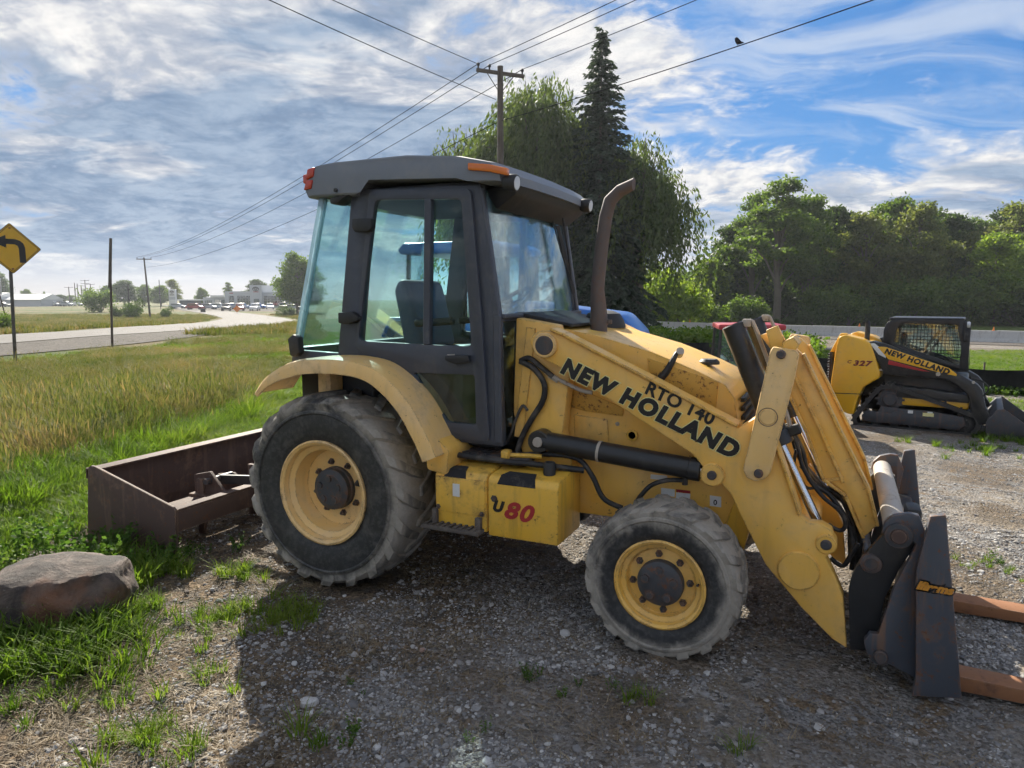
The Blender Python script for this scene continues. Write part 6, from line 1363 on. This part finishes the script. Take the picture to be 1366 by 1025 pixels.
bm = nb(); box(bm, lx(283), lx(302), .3, 12, zz_(397), zz_(394.2)); dpart('awning', bm, WHITE)
for a, b, y in ((308, 315, -.03), (319, 338, -.03), (354.5, 390, -.01)):
    n = max(1, round((b - a) / 4.2))
    for i in range(n):
        for z0, z1 in ((.5, 2.2), (2.3, zz_(395))):
            x0 = lx(a + (b - a) * i / n) + .06; x1 = lx(a + (b - a) * (i + 1) / n) - .06; bm = nb(); box(bm, x0, x1, y - .03, y + .01, z0, z1); dpart('window', bm, GLASSB)
for i in range(4): bm = nb(); box(bm, lx(274 + i * 2.6), lx(275.8 + i * 2.6), .95, 1.02, .8, zz_(401)); dpart('window', bm, GLASSB)
for i in range(4): bm = nb(); box(bm, lx(287 + i * 3.6), lx(290 + i * 3.6), .95, 1.02, .5, zz_(400)); dpart('window', bm, GLASSB)
bm = nb(); box(bm, lx(343), lx(350), -1.25, -1.19, .2, zz_(399)); dpart('entrance_glass', bm, GLASSB, tw)
def ring(bm, cx, cz, rx, rz, th, y): 
    n = 28; A = []; B = []
    for k in range(n): a = 2 * PI * k / n; A.append((cx + rx * math.cos(a), cz + rz * math.sin(a))); B.append((cx + (rx - th) * math.cos(a), cz + (rz - th) * math.sin(a)))
    plate(bm, A, [B], y, y + .08)
bm = nb(); ring(bm, lx(346), zz_(386), 1.0, .68, .14, -1.29); ring(bm, lx(346), zz_(385.3), .72, .28, .12, -1.31); ring(bm, lx(346), zz_(386), .3, .62, .11, -1.33); dpart('emblem', bm, GALV, tw)
bm = nb(); box(bm, lx(342.5), lx(349.5), -1.26, -1.19, zz_(390.2), zz_(389.4)); dpart('name_strip', bm, LETR, tw)
bm = nb(); box(bm, lx(309), lx(314), -.06, .01, zz_(391.9), zz_(391)); dpart('name_strip', bm, LETR)
x, y = at_px(233, 200); z = H(x, y); o = empty('pylon_sign', (x, y, z), -YAW, 'tall white pylon sign with an oval emblem by the road', 'sign')
bm = nb(); w = px_local(233, 200, 237.5); box(bm, -w, w, 0, .8, -.1, ztop(386.5, 200) - z, .05); obj('panel', bm, WHITE, o)
bm = nb(); zc_ = ztop(390, 200) - z; ring(bm, 0, zc_, .62, .42, .09, -.06); ring(bm, 0, zc_ + .1, .45, .18, .08, -.08); ring(bm, 0, zc_, .2, .38, .07, -.1); obj('emblem', bm, GALV, o)
bm = nb(); box(bm, -w * .7, w * .7, -.05, 0, zc_ - .9, zc_ - .7); obj('name_strip', bm, GALV, o)
bm = nb(); box(bm, -w * .95, w * .95, -.04, 0, zc_ - 2.1, zc_ - 1.3); obj('lower_panel', bm, SHW, o)
x, y = at_px(33, 243); z = H(x, y); o = empty('white_barn', (x, y, z), -YAW, 'long low barn with a white metal roof beyond the field', 'barn'); k = 243 / 938.6
bm = nb(); box(bm, -24 * k, 26 * k, 0, 12, -.2, ztop(399.5, 243) - z); obj('wall', bm, SHW, o)
bm = nb(); h0 = ztop(400, 243) - z; h1 = ztop(392.5, 243) - z; prism(bm, [(-.6, h0), (6, h1), (12.6, h0)], -25 * k, 26.5 * k, plane='yz'); obj('roof', bm, WHITE, o)
bm = nb(); box(bm, -60 * k, -24 * k, -3, 9, -.2, ztop(396, 243) - z); obj('annex_wall', bm, SHW, o)
bm = nb(); prism(bm, [(-3.5, ztop(396, 243) - z), (3, ztop(390.5, 243) - z), (9.5, ztop(396, 243) - z)], -60 * k, -23.5 * k, plane='yz'); obj('annex_roof', bm, WHITE, o)
x, y = at_px(252, 228); z = H(x, y); o = empty('shed', (x, y, z), -YAW, 'small dark shed with a pale flat roof beside the pylon sign', 'shed')
bm = nb(); box(bm, -2.4, 2.4, 0, 5, 0, 2.1); obj('wall', bm, CABG, o); bm = nb(); box(bm, -2.9, 2.9, -.5, 5.5, 2.1, 2.5); obj('roof', bm, WHITE, o)
def car(px, d, rz, col, label, tall=1., group=None):
    x, y = at_px(px, d); z = H(x, y); o = empty('parked_car', (x, y, z), rz, label, 'car', group)
    bm = nb(); prism(bm, [(-2.25, .35), (-2.2, .85 * tall), (-1.2, .95 * tall), (1.2, .95 * tall), (2.1, .80 * tall), (2.25, .35)], -.9, .9, .08, 2); obj('body', bm, col, o)
    bm = nb(); prism(bm, [(-1.9, .90 * tall), (-1.5, 1.45 * tall), (.4, 1.48 * tall), (1.15, .92 * tall)], -.78, .78, .06, 2); cb = obj('cabin', bm, col, o)
    for s in (-1, 1): bm = nb(); prism(bm, [(-1.6, .98 * tall), (-1.35, 1.38 * tall), (.35, 1.4 * tall), (.9, .98 * tall)], s * .785 - .01, s * .785 + .01); obj('side_window', bm, GLASSB, cb)
    bm = nb(); slab(bm, [(1.12, -.68, .97 * tall), (1.12, .68, .97 * tall), (.44, .64, 1.42 * tall), (.44, -.64, 1.42 * tall)], .03); obj('windscreen', bm, GLASSB, cb)
    for wx in (-1.4, 1.4):
        for s in (-1, 1): bm = nb(); lathe(bm, [(.001, s * .80), (.2, s * .92), (.33, s * .92), (.35, s * .86), (.35, s * .70), (.001, s * .70)], 14, 'y', (wx, 0, .35)); obj('wheel', bm, INTB, o)
SILV = paint('car_silver', (.42, .43, .45), .3, (.3, .3, .3), .1, 0, 0, .5); CARR = paint('car_red', (.32, .02, .02), .3, (.3, .3, .3), .1, 0, 0, .5)
cr_ = -YAW
LOT = 'row of cars parked in front of the showroom'
for px, d, a, c, lb, tl in ((263, 182, cr_, CARR, 'dark red car parked at the start of the showroom row', 1.1), (281, 184, cr_, SILV, 'silver car parked before the showroom low wing', 1.1), (294, 186, cr_ + .2, WHITE, 'white car parked below the showroom awning', 1.15), (311, 190, cr_ + 1.2, SILV, 'silver car standing nose out beside the showroom glass', 1.1), (325, 192, cr_ + 1.0, WHITE, 'white car standing before the showroom window', 1.1), (304, 166, cr_ - 1.3, BLK, 'black pickup sized car on the showroom lawn edge', 1.2), (322, 166, cr_ - 1.3, CARR, 'red car next to the orange work sign', 1.15), (342, 166, cr_ - 1.4, WHITE, 'white car on the lot below the entrance tower', 1.15), (346, 192, cr_ + .2, BLUE, 'blue car at the showroom entrance', 1.1), (362, 186, cr_ - 1.2, WHITE, 'white car right of the showroom entrance', 1.1), (380, 178, cr_ - 1.3, BLK, 'dark sport utility car before the right glass front', 1.35), (394, 180, cr_, SILV, 'silver car at the tree end of the lot', 1.), (240, 198, cr_ + .1, SILV, 'silver car parked at the foot of the pylon sign', 1.), (75, 250, cr_, WHITE, 'white car far off beside the long barn', 1.2), (85, 252, cr_ + .3, BLK, 'dark car far off in the barn yard', 1.1), (92, 250, cr_, SILV, 'pale car far off at the end of the barn yard', 1.2), (106, 262, cr_, WHITE, 'white car far off by the pole group', 1.1), (8, 236, cr_, BLK, 'dark car at the barn annex', 1.)):
    car(px, d, a, c, lb, tl)
strip('parking_lot', [at_px(px, 160) for px in (250, 300, 350, 420)], [at_px(px, 205) for px in (230, 290, 345, 410)], .05, SHG)
# ---------------------------------------------------------------- blue tractor behind the cab
B = empty('blue_tractor', (-2.25, 4.85, H(-2.25, 4.85)), 0, 'blue farm tractor seen through the glass of the yellow tractor cab', 'tractor')
def tpart(name, bm, mat, par=None, smooth=35): return obj(name, bm, mat, par or B, smooth)
for x, y, Ro, w in ((0, -.72, .80, .42), (0, .72, .80, .42), (2.25, -.72, .56, .32), (2.25, .72, .56, .32)):
    wh = empty('wheel', (x, y, Ro), 0, parent=B); s = -1 if y < 0 else 1
    obj('tyre', tyre_mesh(Ro, Ro * .52, w, 20, .035, .3, .06, RUB_R), RUB_R, wh)
    bm = nb(); lathe(bm, [(Ro * .53, s * w * .45), (Ro * .5, s * w * .4), (Ro * .3, s * w * .1), (.001, s * w * .1)], 32, 'y'); obj('rim', bm, WHITE, wh)
bm = nb(); prism(bm, [(.75, 1.0), (.75, 1.86), (1.2, 1.85), (2.55, 1.70), (2.80, 1.45), (2.82, .95)], -.36, .36, .06, 3); tpart('hood', bm, BLUE)
bm = nb(); box(bm, -.5, 2.7, -.28, .28, .55, 1.0, .04); tpart('chassis', bm, BLK)
bm = nb(); prism(bm, [(-.55, 2.50), (-.60, 2.56), (-.5, 2.66), (.9, 2.66), (1.05, 2.58), (1.0, 2.50)], -.70, .70, .03, 3); tpart('roof', bm, BLUE)
for x0, x1 in ((-.45, -.50), (.30, .32), (.78, .95)):
    for s in (-1, 1): bm = nb(); bar(bm, (x1, s * .64, 1.0), (x0, s * .62, 2.52), .06, .06, .01); tpart('cab_pillar', bm, BLK)
for s in (-1, 1): bm = nb(); prism(bm, [(-.48, 1.35), (.92, 1.05), (.78, 2.5), (-.45, 2.5)], s * .63, s * .63 + .006); tpart('side_glass', bm, GLASS, smooth=0)
bm = nb(); box(bm, -.5, .9, -.6, .6, .95, 1.2, .03); tpart('cab_floor', bm, BLK)
bm = nb(); prism(bm, [(-.2, 1.2), (.3, 1.2), (.3, 1.4), (-.02, 1.45), (-.1, 1.95), (-.2, 1.95)], -.25, .25, .04); tpart('seat', bm, INTB)
for s in (-1, 1): bm = nb(); prism(bm, [(-.75, 1.35), (-.6, 1.62), (.3, 1.66), (.6, 1.45), (.62, 1.15), (.55, 1.15), (.5, 1.4), (.25, 1.6), (-.55, 1.56), (-.7, 1.33)], s * .72 - .2, s * .72 + .2, .01); tpart('fender', bm, BLUE)
bm = nb(); tube(bm, [(1.0, -.45, 1.7), (1.0, -.45, 2.45)], .04, 10); tpart('exhaust', bm, BLK)
# ---------------------------------------------------------------- red utility vehicle between silt fence and yellow loader
ux, uy = 1.27, 9.6; U = empty('utility_vehicle', (ux, uy, H(ux, uy)), .25, 'red roofed side by side utility vehicle partly hidden by the boom cylinders', 'utility vehicle')
def upart(name, bm, mat, par=None): return obj(name, bm, mat, par or U)
bm = nb(); box(bm, -.55, .62, -.62, .62, 1.74, 1.84, .03); upart('roof', bm, REDP)
for x0, x1 in ((-.50, -.55), (.40, .62)):
    for s in (-1, 1): bm = nb(); bar(bm, (x1, s * .60, .75), (x0, s * .56, 1.76), .05, .05, .01); upart('cab_post', bm, BLK)
bm = nb(); prism(bm, [(-1.3, .35), (-1.3, .80), (-.5, .80), (-.3, .55), (.6, .55), (.75, .85), (1.3, .75), (1.35, .40)], -.62, .62, .04); upart('body', bm, REDP)
bm = nb(); slab(bm, [(.62, -.55, .86), (.62, .55, .86), (.41, .53, 1.74), (.41, -.53, 1.74)], .008); upart('windscreen', bm, GLASS)
bm = nb(); slab(bm, [(-.54, -.55, .86), (-.54, .55, .86), (-.50, .53, 1.74), (-.50, -.53, 1.74)], .008); upart('rear_screen', bm, GLASS)
for s in (-1, 1): bm = nb(); prism(bm, [(-.5, .80), (.58, .80), (.40, 1.72), (-.47, 1.72)], s * .59, s * .59 + .006); upart('door_glass', bm, GLASS)
bm = nb(); prism(bm, [(-.45, .55), (.0, .55), (.0, .72), (-.25, .76), (-.32, 1.2), (-.42, 1.2)], -.5, .5, .04); upart('seat', bm, INTB)
for x in (-.85, .88):
    for s in (-1, 1): bm = nb(); lathe(bm, [(.001, s * .5), (.16, s * .66), (.28, s * .68), (.32, s * .62), (.32, s * .45), (.001, s * .45)], 20, 'y', (x, 0, .32)); upart('wheel', bm, RUBT)

# ---------------------------------------------------------------- summer haze: one box of even air round the whole place
HZ, t = newmat('haze_air')
pv = t.node('ShaderNodeVolumePrincipled', {'Color': (.80, .86, .95, 1), 'Density': .0003, 'Anisotropy': .35})
t.l.new(pv.outputs[0], t.node('ShaderNodeOutputMaterial').inputs['Volume'])
bm = nb(); box(bm, CAM.x - 720, CAM.x + 720, CAM.y - 720, CAM.y + 720, -2.7, 24); hz = obj('haze', bm, HZ, smooth=0); tag(hz, kind='stuff')
SC.cycles.volume_bounces = 0; SC.cycles.volume_step_rate = 4; SC.cycles.volume_max_steps = 64
